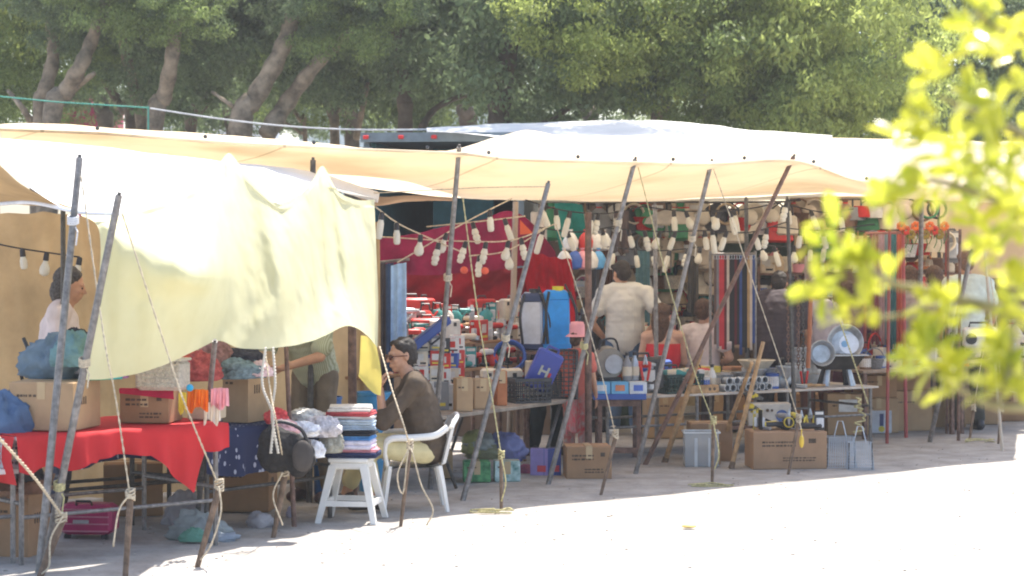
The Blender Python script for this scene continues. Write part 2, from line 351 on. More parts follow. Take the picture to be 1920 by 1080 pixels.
building('grey_building', 'long low blue grey building behind the middle trees', 560, 1000, 200, 66, (.55, .62, .62), (.45, .45, .42), 6)
def magenta():
    d = 50; a = GX(112, d); c = GX(210, d); r = thing('market_tent', 'magenta stall tent glimpsed between tree trunks on the left', 'tent', ((a.x+c.x)/2, d, 0))
    W_ = c.x-a.x; H = P(0, 203, d).z; m = mc((.55, .05, .16), .8, tr=.2)
    b = MB(); b.box((0, 0, H-.25), (W_, 3, .5)); b.box((0, 0, H+.15), (W_, 3, .3), top=.35); b.build('canopy', m, r)
    b = MB(); b.box((0, 1.4, (H-.5)/2), (W_*.96, .04, H-.5)); b.build('back_wall', m, r)
    for s in (-1, 1):
        for e in (-1, 1): b = MB(); b.cyl((s*W_*.48, e*1.4, 0), (s*W_*.48, e*1.4, H-.4), .03); b.build('leg', M['steel'], r)
magenta()
def rail():
    d = 27; g = mc((.08, .35, .26), .6); P0 = P(-70, 174, d); P1 = P(278, 202, d); base = Vector((P1.x, d, 0))
    r = thing('green_fence', 'green rail on a post stretching behind the left awning', 'fence', base)
    b = MB(); b.tube([P0-base, (P0+P1)/2-base-Vector((0, 0, .02)), P1-base], .009); b.build('rail', g, r)
    for px in (-70, 278): q = GX(px, d); b = MB(); b.cyl(q-base, Vector((q.x, d, P1.z+.02 if px > 100 else P0.z))-base, .010); b.build('post', g, r)
    a = P(282, 203, 27); c = P(900, 240, 24.5); b = MB()
    b.tube([a.lerp(c, i/20) - Vector((0, 0, .12*math.sin(math.pi*i/20))) for i in range(21)], .011, 6)
    tag(b.build('cable', mc((.5, .5, .5)), loc=a), 'pale overhead cable running right from the green post', 'cable')
rail()
# ---------------------------------------------------------------- truck behind the stalls
def truck():
    d = 23.; x0 = GX(682, d).x; x1 = GX(985, d).x; W_ = x1-x0; zt = 3.06; zb = .85; L = 5.5
    r = thing('box_truck', 'grey box truck with open dark cargo bay and three red marker lights', 'truck', (x0, d, 0), R(-5))
    teal = mc((.03, .14, .17), .6); g = mc((.16, .20, .22), .5); dk = mc((.04, .035, .04), .7)
    b = MB(); b.box((.03, L/2, (zt+zb)/2), (.06, L, zt-zb)); b.box((W_-.03, L/2, (zt+zb)/2), (.06, L, zt-zb)); b.box((W_/2, L/2, zt-.03), (W_-.12, L, .06)); b.box((W_/2, L/2, zb+.05), (W_-.12, L, .1)); b.box((W_/2, L-.03, (zt+zb)/2), (W_-.12, .06, zt-zb-.16)); b.build('cargo_box', g, r)
    b = MB(); b.box((.09, L/2, (zt+zb)/2), (.06, L-.2, zt-zb-.2)); b.box((W_*.52, 1.6, (zt+zb)/2), (W_*.4, .06, zt-zb-.2)); b.build('lining', teal, r)
    b = MB(); b.box((W_/2, -.05, zt-.05), (W_+.04, .1, .10)); b.box((.05, -.05, (zt+zb)/2-.08), (.1, .1, zt-zb-.15)); b.box((W_-.05, -.05, (zt+zb)/2-.08), (.1, .1, zt-zb-.15)); b.build('rear_frame', g, r)
    for px in (684, 750, 812): b = MB(); x = GX(px, d).x-x0+.03; b.box((x, -.115, zt-.05), (.06, .03, .04), bev=.008); b.build('marker_light', mc((.7, .02, .02), .3), r)
    b = MB(); b.box((W_/2, 0, .6), (W_*.95, .15, .16)); b.build('bumper', dk, r)
    for x in (.35, W_-.35):
        b = MB(); b.cyl((x-.14, 1.3, .45), (x+.14, 1.3, .45), .45, n=20); wl = b.build('wheel', M['black'], r); b = MB(); b.cyl((x-.15, 1.3, .45), (x+.15, 1.3, .45), .22, n=14); b.build('rim', M['galv'], wl)
    b = MB(); b.box((W_/2, L+1., 1.35), (W_*.86, 1.7, 1.9), bev=.15); b.build('cab', mc((.2, .3, .35), .3), r)
truck()
# ---------------------------------------------------------------- canopies
def canopies():
    S = sheet
    low = [(0, 243, 14.6), (200, 251, 14.7), (420, 268, 14.9), (640, 279, 15.2), (860, 288, 15.6), (960, 299, 15.8), (1190, 305, 16.5), (1335, 308, 17.), (1487, 302, 17.6), (1600, 338, 18.), (1700, 350, 18.4), (1800, 356, 18.9), (1940, 360, 19.4)]
    up = [(0, 233, 16.), (110, 233, 16), (300, 246, 16.3), (560, 264, 16.6), (700, 280, 16.6), (790, 283, 16.9), (860, 279, 17.9), (925, 259, 19.2), (985, 244, 19.7), (1050, 254, 19.9), (1150, 262, 20), (1350, 258, 20.5), (1550, 257, 21), (1700, 262, 21.4), (1820, 264, 21.7), (1940, 268, 22)]
    bot = [(0, 250, 18), (200, 276, 17.8), (420, 306, 17.8), (640, 345, 18.), (860, 372, 18.2), (960, 375, 18.6), (1190, 378, 19.8), (1335, 371, 20.4), (1487, 366, 21), (1600, 358, 21.6), (1700, 365, 22), (1800, 369, 22.4), (1940, 372, 22.8)]
    L = [P(*p) for p in low]; U = [P(*p) for p in up]; B = [P(*p) for p in bot]
    n_ = 40; L = spline(L, n_); U = spline(U, n_); B = spline(B, n_); mid = [(a+b)/2 - Vector((0, 0, .04)) for a, b in zip(L, U)]
    o = S('long_awning', [U, mid, L, [(a+b)/2 - Vector((0, 0, .07)) for a, b in zip(L, B)], B], M['canvas'], 220, 40, .03, lambda u, v: .012*math.sin(u*60)*abs(v-.5), sc_=1.6)
    tag(o, 'long cream canvas awning with tan underside stretched over the poles', 'awning')
    base = o.location.copy(); b = MB(); b.tube([p - base + Vector((0, -.012, 0)) for p in spline(L, 160)], .011, 6); h = b.build('hem', M['canvas'], o, smooth=2)
    for k in range(3, n_-2, 3): q = L[k]-base; b = MB(); b.cyl(q + Vector((0, -.03, .035)), q + Vector((0, -.018, .033)), .014, n=10); b.build('eyelet', M['dsteel'], o)
    # rear roof in front of the truck
    lo = [P(800, 246, 22.9), P(880, 250, 22.3), P(1000, 264, 21.6), P(1240, 270, 21.6), (P(1420, 262, 21.8)), P(1560, 262, 22)]
    u2 = [P(800, 240, 24.4), P(880, 235, 24.6), P(1000, 230, 25), P(1240, 226, 25), P(1400, 243, 25), P(1560, 254, 24.6)]
    o = S('rear_awning', [u2, [(a+b)/2 - Vector((0, 0, .03)) for a, b in zip(lo, u2)], lo], M['white_canvas'], 90, 20, .03, seed=2)
    tag(o, 'pale blue grey awning roof peaking behind the long awning', 'awning')
    # left stall roof
    f = [P(-90, 230, 12.), P(-10, 296, 12.2), P(55, 350, 12.35), P(148, 398, 12.72), P(290, 388, 13.2), P(415, 345, 13.75), P(520, 380, 13.95), P(600, 350, 14.6), P(705, 372, 15.2)]
    bk = [P(-90, 250, 14.6), P(-20, 258, 14.5), P(60, 264, 14.5), P(160, 272, 14.5), P(290, 288, 14.6), P(400, 300, 14.8), P(500, 310, 15.0), P(590, 322, 15.3), P(712, 362, 15.7)]
    mid = [(a+b)/2 - Vector((0, 0, .05)) for a, b in zip(f, bk)]
    o = S('stall_roof', [bk, mid, f], M['white_canvas'], 110, 30, .03, lambda u, v: .05*math.exp(-((v-.22)/.05)**2)*(u < .5), seed=3)
    tag(o, 'white sheet roof of the left clothes stall, sagging to the front pole', 'awning')
    # tan flap
    o = S('stall_flap', [[P(-80, 250, 12.05), P(-8, 302, 12.25), P(50, 352, 12.45), P(140, 392, 12.65)], [P(-80, 345, 13.4), P(-8, 366, 13.4), P(60, 376, 13.5), P(140, 388, 13.6)], [P(-80, 380, 14.6), P(-8, 384, 14.6), P(60, 386, 14.6), P(140, 387, 14.6)]], M['tan_tarp'], 50, 24, .04, seed=4)
    tag(o, 'tan canvas flap under the roof edge at the far left', 'awning')
    # back wall of the left stall
    t = [P(-160, 392, 15.0), P(60, 398, 15.3), P(200, 405, 15.5), P(420, 400, 16.), P(640, 410, 16.6), P(712, 420, 16.8)]
    b0 = [Vector((p.x, p.y + .1, .01)) for p in t]
    o = S('back_tarp', [t, [a.lerp(c, .5) + Vector((0, .08, 0)) for a, c in zip(t, b0)], b0], M['tan_tarp'], 120, 50, .07, lambda u, v: .03*math.sin(u*34+v*3)+.02*math.sin(u*90-v*5), sc_=1.8, seed=5)
    tag(o, 'tan tarpaulin wall hung behind the left clothes stall', 'tarpaulin')
    # yellow cloth
    top = [P(152, 404, 12.70), P(225, 399, 12.95), P(330, 366, 13.2), P(395, 322, 13.5), P(432, 294, 13.8), P(468, 335, 13.8), P(530, 384, 14.), P(578, 350, 14.4), P(605, 315, 14.75), P(632, 356, 14.8), P(665, 374, 14.95), P(702, 376, 15.2)]
    mi1 = [P(188, 440, 12.42), P(250, 462, 12.32), P(320, 484, 12.32), P(385, 500, 12.55), P(432, 470, 13.25), P(470, 450, 13.55), P(525, 460, 13.75), P(575, 450, 14.1), P(605, 440, 14.4), P(640, 460, 14.55), P(672, 470, 14.8), P(706, 480, 15.05)]
    mi2 = [P(178, 580, 12.3), P(240, 575, 12.35), P(300, 570, 12.42), P(370, 565, 12.62), P(430, 560, 13.2), P(475, 560, 13.4), P(525, 560, 13.6), P(570, 550, 13.9), P(605, 540, 14.2), P(645, 545, 14.4), P(680, 555, 14.7), P(709, 560, 14.95)]
    bo = [P(150, 712, 12.4), P(215, 708, 12.5), P(290, 692, 12.65), P(355, 662, 12.85), P(404, 638, 13.05), P(450, 652, 13.25), P(500, 654, 13.4), P(560, 645, 13.7), P(612, 628, 14.), P(652, 612, 14.15), P(685, 626, 14.5), P(708, 652, 14.85)]
    pk = [(.36, 1.0), (.73, .8)]
    def fold(u, v):
        a = .026*math.sin(u*37 + 5*v*(u-.36))*(.25+v*.75)*math.sin(math.pi*min(1, max(0, v*.9+.1)))
        c = .014*math.sin(u*71 - 7*v + 2*math.sin(u*9)); e = .030*math.sin(u*19+1+3.5*v)
        g = sum(.05*k*math.exp(-((u-p-.035*v)/.026)**2)*(1-v*.7) for p, k in pk)
        return 1.2*(a + c*.55 + e)*(1 if v > .04 else .4)*(1 if v < .8 else 1-(v-.8)*3) + g
    o = S('yellow_sheet', [top, mi1, mi2, bo], M['yellow'], 300, 110, .025, fold, seed=6, sc_=2.)
    tag(o, 'pale yellow cloth hung in folds in front of the left stall', 'cloth')
    o = S('yellow_corner', [[P(676, 628, 14.4), P(690, 632, 14.45), P(706, 650, 14.6)], [P(674, 690, 14.45), P(690, 695, 14.5), P(715, 700, 14.55)], [P(672, 706, 14.45), P(698, 735, 14.5), P(714, 742, 14.55)]], mat('deep_yellow_cloth', (.74, .62, .16), .85, .06, 3, tr=.4), 20, 20, .02)
    tag(o, 'small deep yellow cloth corner dangling beside the seated man', 'cloth')
    # maroon and red cloths
    dd = 19.6
    o = S('maroon_cloth', [[P(700, 452, dd), P(800, 432, dd), P(900, 412, dd), P(972, 400, dd), P(1042, 470, 19.8)], [P(700, 480, dd), P(800, 475, dd+.1), P(900, 468, dd), P(980, 465, dd), P(1046, 495, 19.8)], [P(700, 512, dd), P(800, 516, dd+.1), P(900, 508, dd), P(980, 500, dd), P(1050, 512, 19.8)]], cloth((.17, .010, .035), .2), 80, 24, .05, lambda u, v: .03*math.sin(u*22+v*4), seed=7)
    tag(o, 'maroon cloth slung across behind the tool stall', 'cloth')
    o = S('red_cloth', [[P(700, 506, 19.75), P(820, 512, 19.75), P(930, 502, 19.75), P(1050, 506, 19.9)], [P(700, 560, 19.75), P(820, 560, 19.85), P(930, 555, 19.75), P(1052, 555, 19.9)], [P(700, 625, 19.75), P(820, 625, 19.75), P(930, 615, 19.75), P(1054, 610, 19.9)]], cloth((.16, .008, .012), .2), 80, 24, .05, lambda u, v: .03*math.sin(u*17+v*9), seed=8)
    tag(o, 'dark red cloth wall below the maroon cloth', 'cloth')
    o = S('magenta_cloth', [[P(985, 470, 19.2), P(1030, 480, 19.2), P(1072, 485, 19.2)], [P(985, 530, 19.2), P(1035, 540, 19.3), P(1078, 545, 19.2)], [P(1002, 596, 19.2), P(1050, 604, 19.3), P(1086, 608, 19.2)]], cloth((.36, .012, .02), .2), 30, 20, .04, lambda u, v: .03*math.sin(u*22), seed=9)
    tag(o, 'bright red cloth hanging behind the blue sprayer', 'cloth')
    o = S('teal_cloth', [[P(1040, 380, 21.5), P(1070, 380, 21.5), P(1092, 384, 21.5)], [P(1042, 430, 21.5), P(1075, 430, 21.6), P(1098, 425, 21.5)], [P(1050, 470, 21.5), P(1078, 468, 21.5), P(1102, 462, 21.5)]], cloth((.03, .22, .18), .3), 24, 20, .04, seed=10)
    tag(o, 'teal green cloth hung high behind the bulb strings', 'cloth')
    o = S('brown_awning_end', [[P(615, 345, 15.3), P(700, 368, 15.6), P(780, 366, 16.2), P(856, 372, 16.8)], [P(640, 352, 16.3), P(700, 380, 16.3), P(760, 374, 17), P(856, 374, 17.6)], [P(690, 382, 17), P(705, 386, 17), P(770, 378, 17.6), P(856, 377, 18.2)]], mat('brown_canvas', (.40, .30, .22), .8, .1, 3, tr=.35), 50, 16, .02, seed=11)
    tag(o, 'brown canvas strip where the yellow cloth meets the long awning', 'awning')
    # rear tarps of the right hand stalls
    o = S('beige_tarp', [[P(1480, 352, 24), P(1600, 350, 24), P(1720, 355, 24.3), P(1960, 360, 24.6)], [P(1480, 430, 24), P(1600, 425, 24.1), P(1720, 430, 24.3), P(1960, 430, 24.6)], [P(1480, 500, 24), P(1600, 500, 24), P(1720, 520, 24.3), P(1960, 520, 24.6)]], mat('beige_tarp_back', (.55, .42, .28), .85, .08, 3, tr=.35, bump=.3), 90, 26, .06, lambda u, v: .03*math.sin(u*40), seed=12)
    tag(o, 'beige tarp wall behind the right hand stalls', 'tarpaulin')
    o = S('green_tarp', [[P(1310, 408, 23.6), P(1400, 404, 23.6), P(1490, 404, 23.6)], [P(1310, 470, 23.6), P(1400, 470, 23.7), P(1490, 465, 23.6)], [P(1310, 540, 23.6), P(1400, 540, 23.6), P(1490, 540, 23.6)]], cloth((.055, .075, .06), .2), 50, 20, .05, seed=13)
    tag(o, 'dark green tarp hanging behind the belts', 'tarpaulin')
    o = S('grey_tarp', [[P(1020, 350, 24.2), P(1130, 350, 24.2), P(1240, 350, 24.2), P(1330, 350, 24.2)], [P(1020, 450, 24.2), P(1130, 450, 24.3), P(1240, 450, 24.2), P(1330, 450, 24.2)], [P(1020, 560, 24.2), P(1130, 560, 24.2), P(1240, 560, 24.2), P(1330, 560, 24.2)]], mat('grey_brown_tarp', (.26, .21, .17), .85, .12, 3, tr=.3), 60, 26, .06, lambda u, v: .04*math.sin(u*30), seed=14)
    tag(o, 'grey brown tarp wall behind the hanging goods', 'tarpaulin')
canopies()
# ================================================================ PEOPLE
def remesh(mb, vox, m, name, parent, smooth=3, wr=0, ws=14):
    me = mb.mesh('tmp'); o = bpy.data.objects.new('tmp', me); COL.objects.link(o)
    q = o.modifiers.new('r', 'REMESH'); q.mode = 'VOXEL'; q.voxel_size = vox
    s = o.modifiers.new('s', 'SMOOTH'); s.factor = .5; s.iterations = smooth
    dg = bpy.context.evaluated_depsgraph_get()
    me2 = bpy.data.meshes.new_from_object(o.evaluated_get(dg)); bpy.data.objects.remove(o)
    if wr:
        me2.update()
        cs = []; nn = [tuple(x.vector) for x in me2.vertex_normals]
        for v, q in zip(me2.vertices, nn):
            k = wr*noise.fractal(v.co*ws, .9, 2., 3); c = v.co; cs += [c.x + q[0]*k, c.y + q[1]*k, c.z + q[2]*k]
        me2.vertices.foreach_set('co', cs)
    me2.name = name; me2.materials.clear(); me2.materials.append(m)
    me2.polygons.foreach_set('use_smooth', [True]*len(me2.polygons)); me2.polygons.foreach_set('material_index', [0]*len(me2.polygons)); me2.update()
    n = bpy.data.objects.new(name, me2); COL.objects.link(n); n.parent = parent; return n
def hand(b, wr, d, n, side, curl=.5, k=1.):
    """wr wrist, d fingers direction, n palm normal, side +-1: which side the thumb leaves"""
    d = Vector(d).normalized(); n = Vector(n); n = (n - d*n.dot(d)).normalized(); s = d.cross(n)*side; wr = Vector(wr)
    for t in (-1.5, -.5, .5, 1.5):
        b.cap(wr + s*.008*t*k, wr + d*.085*k + s*.018*t*k, .014*k, .0115*k, 8)
    for i, (t, L) in enumerate(((-1.5, .062), (-.5, .074), (.5, .080), (1.5, .070))):
        p = wr + d*.085*k + s*.0195*t*k; a = curl*(.5 + .12*i); cur = p
        for j, seg in enumerate((.45, .32, .23)):
            dr = (d*math.cos(a) + n*math.sin(a)); q = cur + dr*L*k*seg*1.15; b.cap(cur, q, (.0098-.0012*j)*k, (.0088-.0012*j)*k, 8); cur = q; a += curl*.7
    p = wr + d*.02*k + s*.024*k; q = p + (d*.6 + s*.8 + n*.25)*.036*k; b.cap(p, q, .0125*k, .0105*k, 8); q2 = q + (d*.95 + s*.2 + n*.35)*.034*k; b.cap(q, q2, .0105*k, .0085*k, 8)
def head(b, c, Rm, f=1.):
    A = lambda v: c + Rm @ (Vector(v)*f)
    b.ell(A((0, .012, .03)), (.076*f, .093*f, .088*f), Rm); b.ell(A((0, -.022, -.03)), (.062*f, .07*f, .078*f), Rm); b.ell(A((0, -.052, -.085)), (.032*f, .03*f, .024*f), Rm)
    b.ell(A((0, -.075, .025)), (.052*f, .018*f, .016*f), Rm); b.cap(A((0, -.088, .015)), A((0, -.108, -.022)), .009*f, .0135*f, 8)
    b.ell(A((0, -.090, -.052)), (.024*f, .010*f, .0055*f), Rm); b.ell(A((0, -.088, -.064)), (.020*f, .010*f, .006*f), Rm)
    for s in (-1, 1):
        b.ell(A((s*.038, -.066, -.018)), (.022*f, .02*f, .022*f), Rm); b.ell(A((s*.077, .008, -.005)), (.008*f, .019*f, .032*f), Rm)
def person(label, loc, rz, J, shirt=None, sleeve=.5, trousers=None, hairm=None, hairstyle='short', skin=None, shoes=None, vox=.011, glasses=False, hat=None, group=None, f=1., legs=True, tlen=1., shorts=False, stripes=None, build=1.):
    r = thing('person', label, 'person', loc, rz, group); V = Vector; skin = skin or M['skin']
    D = dict(pel=(0, 0, .93), ch=(0, 0, 1.26), nk=(0, 0, 1.44), hd=(0, -.02, 1.59), hr=(0, 0), sL=(.185, 0, 1.385), sR=(-.185, 0, 1.385), eL=(.25, 0, 1.10), eR=(-.25, 0, 1.10), wL=(.25, -.08, .86), wR=(-.25, -.08, .86),
             hL=(.09, 0, .90), hR=(-.09, 0, .90), kL=(.10, -.03, .48), kR=(-.10, -.03, .48), aL=(.11, .02, .075), aR=(-.11, .02, .075), fL=(.04, -1, 0), fR=(-.04, -1, 0),
             hdL=(0, -.2, -1), hdR=(0, -.2, -1), pnL=(-1, 0, 0), pnR=(1, 0, 0), cur=.5)
    D.update(J); D = {k: (V(v)*f if isinstance(v, tuple) and len(v) == 3 and k[:1] != 'f' and k[:2] not in ('pn',) and k[:3] not in ('hdL', 'hdR') else v) for k, v in D.items()}
    w = build*f
    Rm = Matrix.Rotation(D['hr'][0], 3, 'Z') @ Matrix.Rotation(D['hr'][1], 3, 'X')
    b = MB(); pel, ch, nk = D['pel'], D['ch'], D['nk']
    up = (ch-pel).normalized(); sx = (D['sL']-D['sR']).normalized(); TM = Matrix((sx, up.cross(sx).normalized(), up)).transposed()
    def torso(b, e):
        b.ell(pel, (.155*w+e, .11*w+e, .12*w+e), TM); b.ell(pel.lerp(ch, .5), (.145*w+e, .105*w+e, .16*w+e), TM); b.ell(ch, (.165*w+e, .115*w+e, .16*w+e), TM)
        b.cap(D['sL'], D['sR'], .058*w+e, .058*w+e); b.cap(D['sL']*.55+nk*.45, D['sR']*.55+nk*.45, .055*w+e, .055*w+e)
    torso(b, 0); b.cap(ch.lerp(nk, .5), D['hd'] - V((0, 0, .05*f)), .058*f, .05*f); head(b, D['hd'], Rm, f)
    for s in 'LR':
        b.cap(D['s'+s], D['e'+s], .05*w, .04*w); b.cap(D['e'+s], D['w'+s], .04*w, .026*w)
        hand(b, D['w'+s], D['hd'+s], D['pn'+s], -1 if s == 'L' else 1, D['cur'], f)
        if legs:
            b.cap(D['h'+s], D['k'+s], .085*w, .058*w); b.cap(D['k'+s], D['a'+s], .056*w, .037*w)
            fd = V(D['f'+s]).normalized(); b.cap(D['a'+s] - fd*.03*f - V((0, 0, .03*f)), D['a'+s] + fd*.15*f - V((0, 0, .045*f)), .036*f, .028*f)
    remesh(b, vox if vox < .01 else .0095, skin, 'body', r, 2)
    vc = max(vox, .012)
    if shirt:
        b = MB(); torso(b, .024*w)
        for t_ in (.0, .15, .3, .45, .6, .75, .9): b.ell(pel.lerp(ch, t_), (.186*w, .142*w, .09*w), TM)
        b.ell(ch.lerp(nk, .45), (.17*w, .118*w, .11*w), TM)
        for s in 'LR':
            e = D['s'+s].lerp(D['e'+s], min(1, sleeve*1.0)); b.cap(D['s'+s], e, .066*w, .078*w if sleeve < 1 else .054*w)
            if sleeve > 1: b.cap(D['e'+s], D['e'+s].lerp(D['w'+s], sleeve-1), .052*w, .042*w)
        o = remesh(b, vc, shirt, 'shirt', r, 7, .011*w, 7)
        b = MB(); nb = ch.lerp(nk, .86); ax = (D['hd']-nk).normalized(); q = ax.to_track_quat('Z', 'Y').to_matrix()
        b.lathe([(.062*f, -.02), (.068*f, .0), (.063*f, .028), (.060*f, .03), (.062*f, -.01)], nb, 16, q, cap=False); b.build('collar', shirt, r, smooth=2)
    if trousers and legs:
        b = MB(); b.ell(pel, (.160*w, .116*w, .12*w), TM)
        for s in 'LR':
            if shorts: b.cap(D['h'+s], D['k'+s], .098*w, .085*w)
            else:
                b.cap(D['h'+s], D['k'+s], .098*w, .074*w); b.cap(D['k'+s], D['k'+s].lerp(D['a'+s], .92*tlen), .074*w, .062*w)
        remesh(b, vc, trousers, 'shorts' if shorts else 'trousers', r, 2, .006*w, 10)
    if shoes and legs:
        for s in 'LR':
            fd = V(D['f'+s]).normalized(); b = MB(); a = D['a'+s]; b.cap(a - fd*.03*f - V((0, 0, .025*f)), a + fd*.16*f - V((0, 0, .04*f)), .048*f, .038*f)
            b.cap(a - fd*.02*f, a - fd*.03*f - V((0, 0, .03*f)), .046*f, .046*f)
            remesh(b, .012, shoes, 'shoe', r, 1)
    hm = hairm or M['hair']; c = D['hd']; A = lambda v: c + Rm @ (V(v)*f)
    if hairstyle:
        b = MB(); b.ell(A((0, .026, .052)), (.085*f, .092*f, .086*f), Rm); b.ell(A((0, .05, .0)), (.078*f, .066*f, .08*f), Rm)
        if hairstyle == 'bob': b.ell(A((0, .055, -.04)), (.10*f, .075*f, .10*f), Rm); b.ell(A((0, .04, .04)), (.096*f, .09*f, .09*f), Rm)
        if hairstyle == 'long': b.ell(A((0, .06, -.05)), (.095*f, .07*f, .13*f), Rm); b.cap(A((0, .07, -.05)), A((0, .09, -.2)), .085*f, .06*f); b.ell(A((0, .04, .04)), (.092*f, .09*f, .09*f), Rm)
        b.cap(A((.06, -.03, .085)), A((-.06, -.03, .085)), .028*f, .028*f)
        remesh(b, .010, hm, 'hair', r, 1, .006*f, 45)
    for s in (-1, 1):
        b = MB(); b.ell(A((s*.031, -.083, .004)), (.013*f, .006*f, .007*f), Rm, 8, 6); b.build('eye', mc((.05, .035, .03), .2), r, smooth=2)
    if glasses:
        b = MB()
        for s in (-1, 1):
            b.ell(A((s*.034, -.099, .003)), (.027*f, .009*f, .021*f), Rm, 12, 8); b.cap(A((s*.06, -.09, .01)), A((s*.083, .01, .005)), .004*f, .004*f, 6)
        b.cap(A((-.012, -.105, .008)), A((.012, -.105, .008)), .004*f, .004*f, 6); b.build('sunglasses', mc((.10, .035, .02), .15), r, smooth=True)
    if hat:
        b = MB(); b.lathe([(.155*f, .03), (.10*f, .055), (.097*f, .13), (.08*f, .155), (.001, .16)], c - V((0, 0, .0)), 18, Rm, cap=False); b.build('sun_hat', hat, r, smooth=2)
    return r
def ribbed(nm, a, b_, s=60, axis=0):       # shirt with woven stripes of its own
    m = mat(nm, a, .9, .05, 8, spec=.1); t = m.node_tree; wv = t.nodes.new('ShaderNodeTexWave'); wv.inputs['Scale'].default_value = s/10; wv.bands_direction = 'XYZ'[axis]; wv.inputs['Distortion'].default_value = .6
    tc = [n for n in t.nodes if n.type == 'TEX_COORD'][0]; t.links.new(tc.outputs['Object'], wv.inputs[0])
    mx = t.nodes.new('ShaderNodeMix'); mx.data_type = 'RGBA'; mx.inputs[6].default_value = (*a, 1); mx.inputs[7].default_value = (*b_, 1)
    t.links.new(wv.outputs['Fac'], mx.inputs[0]); t.links.new(mx.outputs[2], [n for n in t.nodes if n.type == 'BSDF_PRINCIPLED'][0].inputs['Base Color']); return m
def people():
    # seated man in profile: faces picture left -> his -Y becomes -X  (rz = -90 deg) with a little turn to us
    d = 14.95; x = GX(799, d).x
    person('seated man in brown shirt and sunglasses resting his chin on his hand', (x, d, 0), R(-84),
        dict(pel=(0, .02, .45), ch=(0, -.06, .77), nk=(0, -.10, .93), hd=(0, -.17, 1.075), hr=(R(16), R(6)),
             sL=(.17, -.08, .88), sR=(-.17, -.08, .88), hL=(.09, -.02, .42), hR=(-.09, -.02, .42), kL=(.14, -.44, .46), kR=(-.12, -.42, .46),
             aL=(.12, -.36, .09), aR=(-.13, -.56, .09), eL=(.20, -.31, .62), wL=(.09, -.325, .85), hdL=(-.25, .22, 1), pnL=(-.1, 1, 0), eR=(-.22, -.28, .65), wR=(-.05, -.42, .56), hdR=(.8, -.3, -.1), pnR=(0, .1, -1), cur=.8),
        shirt=mat('brown_shirt_cloth', (.095, .07, .05), .85, .12, 10, spec=.15, bump=.3), sleeve=1.3, trousers=mat('cream_trousers_cloth', (.62, .54, .30), .85, .08, 10), tlen=.8, f=1.0, shoes=mc((.05, .035, .03), .6), glasses=True, vox=.008, skin=M['skin'])
    # seller at the left behind the boxes, profile to the right
    d = 14.4; x = GX(112, d).x
    person('grey haired seller in pale pink shirt standing behind the left boxes', (x, d, 0), R(98),
        dict(hd=(0, -.07, 1.575), nk=(0, -.02, 1.44), hr=(R(0), R(14)), eL=(.26, -.06, 1.12), wL=(.18, -.30, 1.05), hdL=(0, -1, -.2), eR=(-.27, -.02, 1.12), wR=(-.2, -.28, 1.02), hdR=(0, -1, -.2)),
        shirt=mat('pale_pink_shirt', (.66, .56, .54), .9, .08, 10), sleeve=1.6, trousers=cloth((.1, .1, .13), 0), hairm=mat('greying_hair', (.085, .075, .07), .7, .4, 60, bump=.6), shoes=M['black'], vox=.009, hairstyle='bob', f=1.0)
    # seller bending behind the yellow cloth
    d = 15.5; x = GX(590, d).x
    person('seller in striped short sleeved shirt leaning over clothes behind the yellow cloth', (x, d, 0), R(-25),
        dict(pel=(0, .02, .92), ch=(0, -.12, 1.22), nk=(0, -.24, 1.38), hd=(0, -.34, 1.50), hr=(0, R(30)), sL=(.19, -.16, 1.33), sR=(-.19, -.16, 1.33), eL=(.22, -.30, 1.06), wL=(-.02, -.42, .98), hdL=(-1, -.3, -.5), eR=(-.24, -.30, 1.05), wR=(-.14, -.46, .90), hdR=(.1, -.6, -1)),
        shirt=ribbed('olive_striped_shirt', (.50, .50, .36), (.30, .31, .20), 260, 0), sleeve=.75, trousers=cloth((.18, .14, .10), 0), tlen=1, shoes=mc((.06, .03, .03)), vox=.009)
    # man in the middle, seen from behind, hands on hips
    d = 20.8; x = GX(1172, d).x
    person('man in cream checked shirt seen from behind with hands on hips', (x, d, 0), R(172),
        dict(hr=(R(35), R(16)), hd=(.04, -.05, 1.565), ch=(0, .0, 1.25), sL=(.2, 0, 1.38), sR=(-.2, 0, 1.38), eL=(.33, .06, 1.10), wL=(.22, -.08, .95), hdL=(-1, -.5, -.4), eR=(-.36, .10, 1.15), wR=(-.2, .02, .98), hdR=(1, -.3, -.3)),
        shirt=ribbed('cream_checked_shirt', (.60, .58, .53), (.48, .46, .42), 200, 0), sleeve=.55, trousers=mc((.07, .12, .20), .9, bump=.4), shoes=M['wplastic'], vox=.010, build=1.08)
    # girl seated with red strappy top
    d = 20.6; x = GX(1243, d).x
    person('brown haired woman in red strapless top sitting with her back to us', (x, d, 0), R(185),
        dict(pel=(0, 0, .56), ch=(0, .0, .84), nk=(0, 0, 1.01), hd=(0, -.03, 1.16), hr=(R(-30), 0), sL=(.16, 0, .97), sR=(-.16, 0, .97), eL=(.21, -.05, .72), wL=(.16, -.28, .64), eR=(-.21, -.05, .72), wR=(-.16, -.28, .64), hdL=(0, -1, 0), hdR=(0, -1, 0), hL=(.09, -.02, .54), hR=(-.09, -.02, .54), kL=(.12, -.4, .50), kR=(-.12, -.4, .50), aL=(.1, -.3, .08), aR=(-.14, -.3, .08)),
        trousers=cloth((.05, .05, .08), 0), hairm=M['hairb'], hairstyle='long', skin=M['skin2'], shoes=M['black'], vox=.010)
    o = [k for k in COL.objects if k.name.startswith('person') and k.type == 'EMPTY'][-1]
    b = MB(); b.lathe([(.150, .67), (.172, .72), (.176, .80), (.172, .90), (.168, .902), (.165, .72)], (0, 0, 0), 20, Matrix.Diagonal((1, .72, 1)), cap=False); b.build('red_top', mc((.55, .02, .03), .8), o, smooth=2)
    d = 20.8; x = GX(1318, d).x
